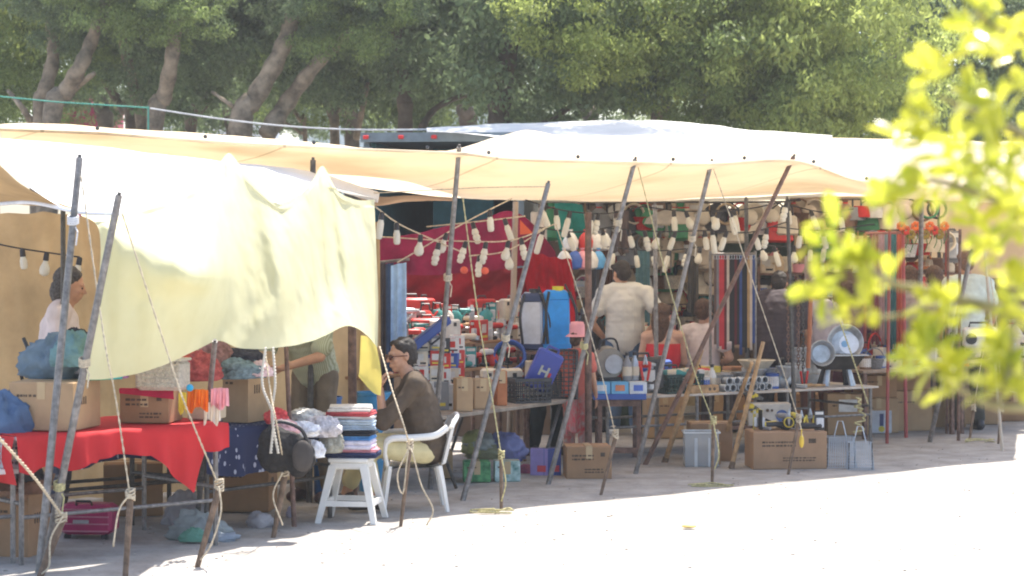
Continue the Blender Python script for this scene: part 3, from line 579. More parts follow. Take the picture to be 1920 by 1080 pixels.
    person('person in pale pink top partly hidden by the hanging belts', (x, d, 0), R(150),
        dict(pel=(0, 0, .52), ch=(0, .0, .86), nk=(0, 0, 1.04), hd=(0, -.03, 1.2), sL=(.18, 0, 1.0), sR=(-.18, 0, 1.0), eL=(.26, .03, .76), wL=(.14, -.16, .70), eR=(-.3, .03, .76), wR=(-.16, -.16, .70), hdL=(-.4, -1, 0), hdR=(.4, -1, 0), hL=(.09, -.02, .5), hR=(-.09, -.02, .5), kL=(.12, -.4, .5), kR=(-.12, -.4, .5), aL=(.1, -.3, .08), aR=(-.14, -.3, .08)),
        shirt=mc((.68, .60, .60), .9), sleeve=.5, trousers=cloth((.12, .1, .1), 0), hairm=M['hairb'], skin=M['skin2'], shoes=M['black'], vox=.011)
    d = 20.7; x = GX(1455, d).x
    person('stocky man in dark plum t-shirt bending over the metal goods, back to us', (x, d, 0), R(165),
        dict(pel=(0, .04, .88), ch=(0, -.06, 1.17), nk=(0, -.14, 1.36), hd=(0, -.24, 1.46), hr=(0, R(28)), sL=(.21, -.08, 1.29), sR=(-.21, -.08, 1.29), eL=(.29, -.12, 1.0), wL=(.2, -.34, .86), eR=(-.29, -.12, 1.0), wR=(-.2, -.34, .86), hdL=(0, -1, -.4), hdR=(0, -1, -.4)),
        shirt=mc((.055, .042, .05), .9, bump=.3), sleeve=.6, trousers=cloth((.03, .03, .04), 0), shoes=M['black'], vox=.011, build=1.28)
    d = 21.; x = GX(1532, d).x
    person('person in grey mauve t-shirt standing right of the stocky man', (x, d, 0), R(200),
        dict(hd=(0, -.04, 1.40), nk=(0, 0, 1.28), ch=(0, 0, 1.08), pel=(0, 0, .8), sL=(.17, 0, 1.22), sR=(-.17, 0, 1.22), eL=(.22, -.02, .98), wL=(.16, -.2, .84), eR=(-.24, -.02, .98), wR=(-.18, -.22, .84), hL=(.09, 0, .78), hR=(-.09, 0, .78)),
        shirt=mc((.42, .36, .38), .9), sleeve=.7, trousers=cloth((.2, .1, .08), 0), hairm=M['hairb'], shoes=M['black'], vox=.011)
    d = 21.6; x = GX(1590, d).x
    person('person in plum coloured dress half hidden by foreground leaves', (x, d, 0), R(170),
        dict(hd=(0, -.04, 1.36), nk=(0, 0, 1.24), ch=(0, 0, 1.05), pel=(0, 0, .78), sL=(.17, 0, 1.18), sR=(-.17, 0, 1.18), eL=(.22, -.02, .94), wL=(.16, -.2, .84), eR=(-.24, -.02, .94), wR=(-.18, -.22, .84), hL=(.09, 0, .78), hR=(-.09, 0, .78)),
        shirt=mc((.16, .06, .10), .9), sleeve=.6, trousers=cloth((.13, .05, .08), 0), hairm=M['hairb'], hairstyle='bob', shoes=M['black'], vox=.012)
    for px, lab, col, hs in ((1706, 'brown haired shopper in grey top just left of the red rail', (.33, .27, .27), 'bob'), (1754, 'curly brown haired shopper in striped top left of the white shirted man', (.38, .30, .28), 'bob')):
        d = 22.4
        person(lab, (GX(px, d).x, d, 0), R(176 if px < 1730 else 200), dict(hr=(0, R(15)), hd=(0, -.05, 1.5), nk=(0, 0, 1.36), ch=(0, 0, 1.18), sL=(.17, 0, 1.3), sR=(-.17, 0, 1.3)), shirt=mc(col, .9), sleeve=.6, trousers=cloth((.06, .05, .05), 0), hairm=M['hairb'], hairstyle=hs, shoes=M['black'], vox=.012)
    d = 21.4; x = GX(1815, d).x
    person('man in pale mint short sleeved shirt with his back to us at the right', (x, d, 0), R(190),
        dict(hr=(R(-10), R(10)), hd=(0, -.05, 1.66), nk=(0, 0, 1.52), ch=(0, 0, 1.34), pel=(0, 0, .98), sL=(.2, 0, 1.46), sR=(-.2, 0, 1.46), eL=(.26, -.04, 1.16), wL=(.2, -.22, 1.0), eR=(-.28, 0, 1.16), wR=(-.25, -.12, .95), hL=(.09, 0, .95), hR=(-.09, 0, .95)),
        shirt=mc((.55, .60, .54), .9), sleeve=.6, trousers=cloth((.07, .07, .06), 0), hairm=mat('ginger_grey_hair', (.16, .09, .06), .7, .3, 50), shoes=M['black'], vox=.011)
    d = 18.; x = GX(1080, d).x
    person('small child in pink sun hat, coral top and floral leggings by the crates', (x, d, 0), R(150),
        dict(hd=(0, -.03, 1.59)), f=.66, shirt=mc((.62, .16, .12), .9), sleeve=.5, trousers=mat('red_floral_cloth', (.50, .42, .36), .9, .1, 22, c2=(.5, .03, .03)), shoes=mc((.1, .2, .2)), hat=mc((.75, .33, .36), .8), hairm=M['hairb'], vox=.010, tlen=.9, build=1.05)
    d = 18.9; x = GX(1022, d).x
    person('person in black clothes standing behind the crate table, legs showing below it', (x, d, 0), R(20),
        dict(pel=(0, 0, .72), ch=(0, -.1, .94), nk=(0, -.2, 1.02), hd=(0, -.28, 1.10), hr=(0, R(35)), sL=(.17, -.12, 1.0), sR=(-.17, -.12, 1.0), eL=(.2, -.26, .82), wL=(.1, -.36, .7), eR=(-.2, -.26, .82), wR=(-.1, -.36, .7), hL=(.09, 0, .7), hR=(-.09, 0, .7), kL=(.1, -.1, .4), kR=(-.1, -.1, .4)),
        shirt=mc((.02, .02, .025), .9), sleeve=1.8, trousers=cloth((.02, .03, .035), 0), shoes=M['black'], vox=.012)
people()
# ================================================================ OBJECT BUILDERS
AUTO = []
ORD = 'first second third fourth fifth sixth seventh eighth ninth tenth eleventh twelfth thirteenth fourteenth fifteenth sixteenth seventeenth eighteenth nineteenth twentieth'.split()
def auto(o, base, group=None): o['label'] = base; AUTO.append((o, base, group)); return o
def finish_labels():
    bpy.context.view_layer.update(); D = {}
    for o, b, g in AUTO: D.setdefault(b, []).append((F*o.matrix_world.translation.x/o.matrix_world.translation.y, o, g))
    for b, L in D.items():
        L.sort(key=lambda t: t[0])
        if len(L) == 1: continue
        for i, (x, o, g) in enumerate(L):
            n = len(L)
            w_ = ('left of two' if i == 0 else 'right of two') if n == 2 else ('leftmost' if i == 0 else 'rightmost' if i == n-1 else ORD[i] + ' from left')
            o['label'] = b + ', ' + w_
            if g: o['group'] = g
def pole(label, a, c, r, m, cat='pole', name='tent_pole', ties=()):
    """a = top, c = foot (world points)"""
    o = thing(name, label, cat, c); b = MB(); b.cyl((0, 0, -.03), a-c, r*1.05, r*.92, 10); b.build('shaft', m, o, smooth=True)
    if name == 'tent_pole':
        b = MB(); d = (a-c); b.cyl(d*.985, d*1.008, r*.6, r*.5, 8); b.build('pin', M['dsteel'], o)
    for t, mm in ties:
        b = MB(); q = (a-c)*t; 
        for k in range(4): b.tube([q + Vector((math.cos(x)*(r+.008), math.sin(x)*(r+.008), .012*k+.01*math.sin(x))) for x in [j*.7 for j in range(10)]], .006, 5)
        b.tube([q, q+Vector((.03, -.02, -.05)), q+Vector((.02, -.02, -.13))], .005, 5); b.build('knot', mm, o)
    return o
def rope(label, pts, r, m, sag=0, cat='rope', name='guy_rope', twist=True):
    n = 24; L = spline(pts, n) if len(pts) > 2 else [pts[0].lerp(pts[1], i/(n-1)) - Vector((0, 0, sag*math.sin(math.pi*i/(n-1)))) for i in range(n)]
    b = MB()
    if twist:
        L2 = spline(L, n*5)
        for ph in (0, math.pi): b.tube([p + Vector((math.cos(i*.9+ph), 0, math.sin(i*.9+ph)))*r*.5 for i, p in enumerate(L2)], r*.62, 5)
    else: b.tube(L, r, 6)
    o = b.build(name, m, loc=tuple(L[-1]), smooth=2); tag(o, label, cat); return o
def stake(label, top, foot, rope_m, r=.02, wood=True, loop=None):
    o = thing('stake', label, 'stake', foot); b = MB(); b.cyl((0, 0, -.04), (top-foot), r*.8, r*1.1, 8); b.build('peg', M['dwood'] if wood else M['dsteel'], o)
    q = (top-foot)*.93; b = MB()
    for k in range(5): b.tube([q + Vector((math.cos(x)*(r+.006), math.sin(x)*(r+.006), .012*k+.010*math.sin(x*1.3+k+foot.x*5))) for x in [j*.66 for j in range(11)]], .0058, 5)
    if loop: b.tube(spline([Vector(p)-foot for p in loop], 26), .0055, 5)
    b.build('knot', rope_m, o, smooth=2); return o
def bulb_parts(root, p, L=.17, tilt=0, ty=0, red=False):
    Mx = Matrix.Rotation(tilt, 3, 'Y')
    b = MB(); b.lathe([(.012, .0), (.019, -.01), (.021, -.055), (.015, -.06)], p, 10, Mx); s = b.build('socket', M['black'], root, smooth=True)
    q = p + Mx @ Vector((0, 0, -.055)); g_ = rnd.random(); b = MB(); b.lathe([(.014, .005), (.02, -.02), (.034, -.05), (.038, -.075), (.03, -.1), (.008, -.113)] if g_ < .22 else [(.017, .004), (.026, -.02), (.03, -.04), (.022, -.052), (.03, -.065), (.03, -.085), (.022, -.095), (.027, -.108), (.02, -.125), (.008, -.13)] if g_ < .45 else [(.017, .005), (.02, -.012), (.026, -.03), (.026, -L+.02), (.02, -L+.004), (.01, -L)], q, 12, Mx); b.build('bulb', M['bulbw'], root, smooth=True)
    if red: b = MB(); b.ell(q + Vector((0, 0, -L-.02)), (.032, .02, .03)); b.build('tag', mc((.75, .12, .06)), root)
def string(label, pts, bulbs, m, r=.006):
    L = spline(pts, 60); base = L[-1]; o = thing('light_string', label, 'string of bulbs', base)
    b = MB(); b.tube([p-base for p in L], r, 5); b.build('cord', m, o)
    for bx in bulbs:
        px, L2, red = (bx if isinstance(bx, tuple) else (bx, rnd.uniform(.11, .19), False)); p = min(L, key=lambda q: abs(960+F*q.x/q.y-px)); bulb_parts(o, p-base, L2, rnd.uniform(-.38, .38), red=red)
    return o
# ---- boxes -------------------------------------------------------------------
def ink_rows(b, x0, x1, y, z0, rows, h=.012, axis='x', rr=rnd):
    for k in range(rows):
        x = x0
        while x < x1 - .01:
            w_ = rr.uniform(.008, .03); w_ = min(w_, x1-x)
            b.box((x+w_/2, y, z0-k*h*1.8), (w_, .002, h*rr.uniform(.6, 1))); x += w_ + rr.uniform(.004, .012)
def carton(label, loc, sz, rz=0, m=None, open_=False, tape=True, ink=1, group=None, name='cardboard_box', sheet_=False):
    o = thing(name, label, 'box', loc, rz, group); X, Y, Z = sz; m = m or M['kraft']; t = .006
    b = MB()
    if open_:
        b.box((0, -Y/2+t/2, Z/2), (X, t, Z)); b.box((0, Y/2-t/2, Z/2), (X, t, Z)); b.box((-X/2+t/2, 0, Z/2), (t, Y-2*t, Z)); b.box((X/2-t/2, 0, Z/2), (t, Y-2*t, Z)); b.box((0, 0, t/2+.001), (X-2*t, Y-2*t, t))
    else: b.box((0, 0, Z/2), sz, bev=.006)
    b.build('body', m, o)
    if open_:
        for s, ax, L in ((-1, 'y', X), (1, 'y', X), (1, 'x', Y), (-1, 'x', Y)):
            a = R(rnd.uniform(15, 70)); h = (Y if ax == 'y' else X)*rnd.uniform(.25, .42); b = MB()
            Mx = Matrix.Rotation(s*-a, 3, 'X') if ax == 'y' else Matrix.Rotation(s*a, 3, 'Y'); off = Vector((0, s*(Y/2+.004), Z-.002)) if ax == 'y' else Vector((s*(X/2+.004), 0, Z-.002))
            b.box(off + Mx @ Vector((0, 0, h/2)), (L*.97, t*.7, h) if ax == 'y' else (t*.7, L*.97, h), M=Mx); b.build('flap', m, o)
    elif tape:
        b = MB(); b.box((0, 0, Z+.0015), (.05, Y*.995, .002)) if rnd.random() < .5 else b.box((0, 0, Z+.0015), (X*.995, .05, .002))
        b.box((0, -Y/2-.0015, Z-.05), (.05, .002, .1)); b.build('tape', M['tape'], o)
    if ink:
        b = MB(); rr = random.Random(int(X*1000+Y*777)); x0 = -X*.38
        ink_rows(b, x0, x0+X*rr.uniform(.25, .5), -Y/2-.002, Z*.72, 1 if ink < 2 else 2, .016, rr=rr)
        if ink > 1: ink_rows(b, -X*.1, X*.35, -Y/2-.002, Z*.3, 2, .012, rr=rr); b.box((X*.3, -Y/2-.002, Z*.75), (X*.1, .002, Z*.12))
        for k in range(3 if ink == 1 else 0): b.box((X/2+.002, -Y*.2+k*.03, Z*.6), (.002, .012, Z*.16))
        b.build('print', M['ink'], o)
    if sheet_: b = MB(); b.box((0, -Y/2-.003, Z*.72), (X*.45, .003, Z*.3)); b.build('paper_label', mc((.7, .7, .68)), o)
    return o
def crate(label, loc, sz, rz=0, m=None, M3=None, group=None, cell=.035):
    o = thing('plastic_crate', label, 'crate', loc, rz, group); X, Y, Z = sz; m = m or M['crate']; b = MB(); t = .010; Q = (lambda c, s: b.box(M3 @ Vector(c), s, M=M3)) if M3 else (lambda c, s: b.box(c, s))
    for s in (-1, 1):
        n = int(X/cell)
        for i in range(n+1): Q((-X/2+X*i/n, s*Y/2, Z/2), (t, t, Z-.04))
        n = int(Y/cell)
        for i in range(n+1): Q((s*X/2, -Y/2+Y*i/n, Z/2), (t, t, Z-.04))
        k = int(Z/cell)
        for j in range(1, k): Q((0, s*(Y/2+.001), Z*j/k), (X, t*.8, t)); Q((s*(X/2+.001), 0, Z*j/k), (t*.8, Y, t))
    b.build('lattice', m, o)
    b = MB()
    for s in (-1, 1): Q((0, s*Y/2, Z-.014), (X+.02, .018, .028)); Q((s*X/2, 0, Z-.014), (.018, Y-.016, .028)); Q((0, s*Y/2, .01), (X+.01, .012, .02)); Q((s*X/2, 0, .01), (.012, Y-.01, .02))
    b.build('rim', m, o)
    b = MB(); Q((0, 0, .008), (X, Y, .01)); b.build('base', m, o); return o
def crumple(label, loc, sz, m, rz=0, seed=0, name='garment', cat='garment', group=None, nn=48, rough=.32, m2=None):
    b = MB(); X, Y, Z = sz; vs = []; n = nn; k = nn//2; rows = []
    for i in range(k+1):
        a = math.pi*i/k; row = []
        for j in range(n):
            t = 2*math.pi*j/n; d = Vector((math.sin(a)*math.cos(t), math.sin(a)*math.sin(t), math.cos(a)))
            w1 = d*1.3 + Vector((seed*3.1, seed, 0)); q1 = noise.noise(w1)*2.2; rg = 1-2*abs(noise.noise(Vector((d.x*2.2+q1, d.y*2.2+seed, d.z*4.5+q1)))); rg2 = 1-2*abs(noise.noise(Vector((d.x*7+q1*2, d.y*4+seed, d.z*6)))); f = .92 + rough*.6*noise.fractal(w1, .9, 2.2, 3) + .20*rg*rg + .07*rg2
            q = Vector((d.x*X/2*f, d.y*Y/2*f, 0)); q.z = Z*(max(-.45, d.z*f)+.45)/1.45; row.append(q)
        rows.append(row)
    b.grid(rows, True); o = b.build(name, m, smooth=2, loc=(0, 0, 0)); o.location = loc; o.rotation_euler = (0, 0, rz); tag(o, label, cat, group); return o
def drape(label, p0, p1, L, m, seed=0, name='garment', cat='garment', amp=.03, group=None, n=3, flare=1.05):
    """cloth hanging from the bar p0..p1"""
    c = (p0+p1)/2; top = spline([p0, c+Vector((0, 0, .005)), p1], 5); rows = []
    for k in range(4):
        v = k/3; rows.append([c + (p-c)*(1+(flare-1)*v) - Vector((0, 0, L*v + .02*math.sin(seed+i*2)*v)) for i, p in enumerate(top)])
    o = sheet(name, rows, m, 36, 14, .015, lambda u, v: amp*math.sin(u*6.28*n+seed+v)*(.3+v*.7), seed=seed); tag(o, label, cat, group); return o
def table(label, A, B, depth, z, topm, legm, cloth_=None, hang=.2, thick=.03, rails=True, name='table', xlegs=False, group=None):
    """A, B front corners (x,y)"""
    A = Vector((A[0], A[1], 0)); B = Vector((B[0], B[1], 0)); L = (B-A).length; a = math.atan2(B.y-A.y, B.x-A.x); o = thing(name, label, 'table', A, a, group)
    b = MB(); b.box((L/2, depth/2, z-thick/2), (L, depth, thick), bev=.004); b.build('table_top', topm, o)
    for x in (.06, L-.06):
        for y in (.05, depth-.05):
            b = MB()
            if xlegs: b.cyl((x, y, z-thick), (L-x if False else x + (.35 if x < L/2 else -.35), y, 0), .014)
            else: b.cyl((x, y, z-thick), (x, y, 0), .016 if legm != M['wood'] and legm != M['rust'] else .026, n=8 if legm != M['rust'] else 4)
            b.build('leg', legm, o)
    if rails:
        for zz, y in ((.28, .05), (.28, depth-.05)):
            b = MB(); b.cyl((.06, y, zz), (L-.06, y, zz), .012); b.build('stretcher', legm, o)
        for x in (.06, L-.06): b = MB(); b.cyl((x, .05, .36), (x, depth-.05, .36), .012); b.build('stretcher', legm, o)
    return o, a, L
def onT(t, px, v, dz=0.):
    """point on table t at picture column px, depth v metres in"""
    o, a, L, z = t; lo, hi = -1., L+1.
    def X(u):
        q = Vector((o.location.x + u*math.cos(a) - v*math.sin(a), o.location.y + u*math.sin(a) + v*math.cos(a), z+dz)); return q
    for _ in range(40):
        u = (lo+hi)/2; q = X(u)
        if 960+F*q.x/q.y < px: lo = u
        else: hi = u
    return X(u)
# ---- small goods ---------------------------------------------------------------
CACHE = {}
CN = {'red': (.50, .03, .025), 'white': (.62, .60, .57), 'blue': (.04, .10, .36), 'light blue': (.10, .33, .62), 'black': (.03, .03, .035), 'grey': (.24, .24, .25), 'silver': (.48, .49, .50), 'yellow': (.62, .48, .06), 'orange': (.62, .20, .05), 'green': (.05, .22, .10),
      'brown': (.17, .09, .05), 'tan': (.45, .33, .20), 'teal': (.04, .24, .24), 'pink': (.66, .28, .32), 'cream': (.62, .54, .42), 'purple': (.18, .09, .28), 'maroon': (.22, .03, .05), 'beige': (.50, .41, .31), 'navy': (.03, .045, .11)}
def goods(kind, col, loc, rz=0, scale=1., where='', group=None, tilt=None):
    key = (kind, col)
    c = CN[col]; m = M['galv'] if col == 'silver' else mc(c, .45)
    cats = {'power_drill': 'drill', 'angle_grinder': 'grinder', 'tool_case': 'tool case', 'blister_pack': 'packet', 'bottle': 'bottle', 'spray_can': 'spray can', 'saucepan': 'saucepan', 'frying_pan': 'frying pan', 'hose_coil': 'hose', 'handbag': 'handbag', 'straw_hat': 'hat', 'cap': 'cap', 'lamp_shade': 'lampshade', 'metal_bucket': 'bucket', 'funnel': 'funnel', 'pipe_fitting': 'pipe fitting', 'bowl': 'bowl', 'product_box': 'box', 'wicker_basket': 'basket', 'hammer': 'hammer', 'paint_can': 'can', 'feather_mop': 'mop', 'toy_bag': 'bag', 'pliers': 'pliers', 'kettle': 'kettle', 'radio': 'radio'}
    if key not in CACHE:
        o = thing(kind, 'x', cats[kind], (0, 0, 0)); B = lambda n, mm, b, p=None: b.build(n, mm, p or o, smooth=True); b = MB(); K = M['black']; S = M['galv']
        if kind == 'power_drill':
            b.cap((-.06, 0, .15), (.06, 0, .15), .034, .03); B('body', m, b); b = MB(); b.box((-.04, 0, .075), (.045, .035, .13), bev=.012); B('grip', K, b); b = MB(); b.box((-.035, 0, .02), (.1, .06, .04), bev=.01); B('battery', K, b)
            b = MB(); b.cyl((.085, 0, .15), (.125, 0, .15), .022, .012); B('chuck', S, b)
        elif kind == 'angle_grinder':
            b.cap((-.13, 0, .05), (.08, 0, .05), .032, .038); B('body', m, b); b = MB(); b.cyl((.11, 0, .02), (.11, 0, .06), .032); B('gear_head', S, b); b = MB(); b.cyl((.11, 0, .012), (.11, 0, .018), .065, n=18); B('disc', mc(CN['grey']), b); b = MB(); b.cyl((.1, .03, .06), (.1, .12, .09), .014); B('side_handle', K, b)
        elif kind == 'tool_case':
            b.box((0, 0, .14), (.36, .11, .28), bev=.02); B('shell', m, b); b = MB(); b.tube([(-.06, 0, .27), (-.05, 0, .315), (.05, 0, .315), (.06, 0, .27)], .011, 6); B('handle', K, b)
            for s in (-1, 1): b = MB(); b.box((s*.11, -.058, .22), (.035, .012, .045), bev=.003); B('latch', K, b)
            b = MB(); b.box((0, -.057, .12), (.17, .003, .1)); B('sticker', mc(CN['white']), b)
        elif kind == 'blister_pack':
            b.box((0, 0, .11), (.12, .003, .22)); B('card', m, b); b = MB(); b.box((0, -.018, .085), (.085, .034, .11), bev=.014); B('dome', mc((.55, .56, .58), .2), b); b = MB(); b.box((0, -.003, .19), (.09, .002, .03)); B('print', mc(CN['white']), b)
        elif kind == 'bottle':
            b.lathe([(.03, 0), (.036, .008), (.036, .13), (.014, .175), (.013, .2)], n=14); B('flask', m, b); b = MB(); b.cyl((0, 0, .195), (0, 0, .22), .016); B('cap', K if col != 'black' else mc(CN['red']), b); b = MB(); b.cyl((0, 0, .04), (0, 0, .11), .0368, n=14, cap=False); B('label', mc(CN['cream']), b)
        elif kind == 'spray_can':
            b.lathe([(.03, 0), (.033, .005), (.033, .17), (.018, .19)], n=14); B('can', m, b); b = MB(); b.cyl((0, 0, .188), (0, 0, .215), .018); B('cap', mc(CN['white']), b)
        elif kind == 'saucepan':
            b.lathe([(.001, .004), (.10, .004), (.11, .01), (.115, .12), (.108, .12), (.10, .012), (.001, .012)], n=22, cap=False); B('pan', m, b); b = MB(); b.cap((.11, 0, .1), (.28, 0, .12), .012, .014); B('handle', K, b)
        elif kind == 'frying_pan':
            b.lathe([(.001, .0), (.11, .0), (.14, .035), (.135, .035), (.105, .006), (.001, .006)], (0, 0, .14), 24, Matrix.Rotation(R(90), 3, 'X'), cap=False); B('pan', m, b); b = MB(); b.cap((0, 0, .28), (0, 0, .46), .012, .014); B('handle', K, b)
        elif kind == 'hose_coil':
            for k in range(5):
                b.tube([(math.cos(t)*(.13+.006*(k % 2)), math.sin(t)*(.13+.006*(k % 2)), .014+k*.022) for t in [j*math.pi/14 for j in range(29)]], .012, 6)
            B('coil', m, b)
        elif kind == 'handbag':
            b.box((0, 0, .12), (.28, .10, .24), bev=.04, top=.86); B('bag', m, b); b = MB(); b.tube([(-.08, 0, .22), (-.07, 0, .34), (0, 0, .39), (.07, 0, .34), (.08, 0, .22)], .01, 6); B('strap', K, b); b = MB(); b.box((0, -.053, .16), (.2, .012, .1), bev=.01); B('flap', m, b)
        elif kind == 'straw_hat':
            b.lathe([(.18, 0), (.185, .006), (.095, .02), (.088, .09), (.06, .115), (.001, .12)], n=22, cap=False); B('crown', m, b); b = MB(); b.cyl((0, 0, .024), (0, 0, .05), .0965, .093, 20, False); B('band', K, b)
        elif kind == 'cap':
            b.lathe([(.09, 0), (.092, .03), (.07, .09), (.001, .115)], n=18, cap=False); B('crown', m, b); b = MB(); b.box((0, -.11, .006), (.13, .1, .008), bev=.02); B('peak', m, b)
        elif kind == 'lamp_shade':
            b.lathe([(.16, 0), (.1, .16), (.095, .16), (.155, 0)], n=22, cap=False); B('shade', mc(c, .8, tr=.3), b); b = MB(); b.cyl((0, 0, .1), (0, 0, .26), .012); B('stem', K, b)
        elif kind == 'metal_bucket':
            b.lathe([(.1, 0), (.14, .28), (.147, .285), (.135, .275), (.096, .01), (.001, .01)], n=24, cap=False); B('pail', m, b); b = MB(); b.tube([(.14*math.cos(t), 0, .27+.13*math.sin(t)) for t in [j*math.pi/10 for j in range(11)]], .004, 5); B('handle', K, b); b = MB(); b.lathe([(.1005, 0), (.108, .0), (.111, .03), (.106, .03)], n=24, cap=False); B('foot_ring', m, b)
        elif kind == 'funnel':
            b.lathe([(.012, 0), (.016, .1), (.1, .22), (.104, .22), (.02, .1)], n=18, cap=False); B('cone', m, b); b = MB(); b.lathe([(.104, .215), (.112, .22), (.112, .228), (.104, .228)], n=18, cap=False); B('rim', m, b)
        elif kind == 'pipe_fitting':
            Mx = Matrix.Rotation(R(90), 3, 'X'); b.lathe([(.055, -.08), (.055, .08), (.045, .08), (.045, -.08), (.055, -.08)], (0, 0, .055), 20, Mx, cap=False); B('tube', m, b); b = MB(); b.lathe([(.057, -.085), (.061, -.085), (.061, -.06), (.057, -.06)], (0, 0, .055), 20, Mx, cap=False); b.lathe([(.0445, .0), (.001, .0)], (0, 0, .055), 16, Mx, cap=False); B('collar', mc((.06, .06, .065)), b)
        elif kind == 'bowl':
            b.lathe([(.05, 0), (.1, .04), (.15, .1), (.155, .1), (.1, .03), (.001, .008)], n=22, cap=False); B('bowl', m, b); b = MB(); b.lathe([(.153, .095), (.162, .1), (.153, .106)], n=22, cap=False); B('rim', m, b)
        elif kind == 'product_box':
            b.box((0, 0, .11), (.2, .12, .22), bev=.002); B('carton', m, b); b = MB(); b.box((-.02, -.0615, .13), (.12, .002, .09)); b.box((.0, .0, .2215), (.1, .07, .002)); B('picture', mc(CN['white'] if col != 'white' else CN['red']), b); b = MB(); b.box((0, -.062, .045), (.15, .002, .025)); B('print', mc(CN['black'] if col in ('white', 'yellow', 'cream') else CN['yellow']), b)
        elif kind == 'wicker_basket':
            b.lathe([(.11, 0), (.155, .15), (.162, .155), (.15, .15), (.105, .01), (.001, .01)], n=26, cap=False); B('weave', mat('wicker_' + col, c, .9, .3, 60, bump=.8), b); b = MB(); b.tube([(.15*math.cos(t), 0, .15+.17*math.sin(t)) for t in [j*math.pi/12 for j in range(13)]], .01, 6); B('handle', mat('wicker_' + col, c), b)
        elif kind == 'hammer':
            b.cap((0, 0, .02), (.28, 0, .02), .014, .011); B('shaft', M['wood'], b); b = MB(); b.box((0, 0, .02), (.03, .12, .035), bev=.006); B('head', m, b)
        elif kind == 'paint_can':
            b.lathe([(.075, 0), (.08, .005), (.078, .01), (.078, .17), (.081, .175), (.07, .178), (.001, .172)], n=20, cap=False); B('tin', m, b); b = MB(); b.cyl((0, 0, .03), (0, 0, .14), .0787, n=20, cap=False); B('label', mc(CN['white'] if col != 'white' else CN['blue']), b)
        elif kind == 'feather_mop':
            b.cyl((0, 0, .1), (0, 0, .75), .01); B('stick', M['wood'], b); b = MB()
            for k in range(26):
                t = k*2.4; rr = .05+.05*(k % 3)/2; b.tube([(0, 0, .14), (rr*.7*math.cos(t), rr*.7*math.sin(t), .13), (rr*math.cos(t), rr*math.sin(t), .0)], [.012, .01, .006], 5)
            B('mop_head', m, b)
        elif kind == 'toy_bag':
            b.lathe([(.04, 0), (.11, .03), (.13, .15), (.07, .26), (.02, .3), (.04, .34)], n=14); B('sack', m, b); b = MB(); b.cyl((0, 0, .285), (0, 0, .305), .028); B('tie', mc(CN['red'] if col != 'red' else CN['white']), b)
        elif kind == 'pliers':
            for s in (-1, 1): b.cap((s*.02, 0, .015), (s*.045, 0, .14), .011, .012)
            B('grips', m, b); b = MB(); b.cap((-.012, 0, .15), (0, 0, .22), .012, .006); b.cap((.012, 0, .15), (0, 0, .22), .012, .006); B('jaws', S, b)
        elif kind == 'kettle':
            b.lathe([(.07, 0), (.09, .03), (.085, .1), (.05, .15), (.001, .16)], n=20, cap=False); B('pot', m, b); b = MB(); b.cap((.08, 0, .07), (.14, 0, .14), .015, .01); B('spout', m, b); b = MB(); b.tube([(-.06, 0, .14), (-.04, 0, .22), (.04, 0, .22), (.06, 0, .14)], .01, 6); B('handle', K, b)
        elif kind == 'radio':
            b.box((0, 0, .09), (.3, .1, .18), bev=.02); B('case', m, b)
            for s in (-1, 1): b = MB(); b.cyl((s*.09, -.05, .08), (s*.09, -.06, .08), .05, n=16); B('speaker', K, b)
            b = MB(); b.tube([(-.1, 0, .17), (-.09, 0, .22), (.09, 0, .22), (.1, 0, .17)], .009, 6); B('handle', K, b)
        CACHE[key] = o; new = True
    else: o = copy_tree(CACHE[key], loc)
    o.location = loc; o.rotation_euler = (tilt[0] if tilt else 0, tilt[1] if tilt else 0, rz); o.scale = (scale,)*3
    auto(o, ('%s %s %s' % (col, kind.replace('_', ' '), where)).strip(), group or '%s goods' % kind.replace('_', ' ')); return o
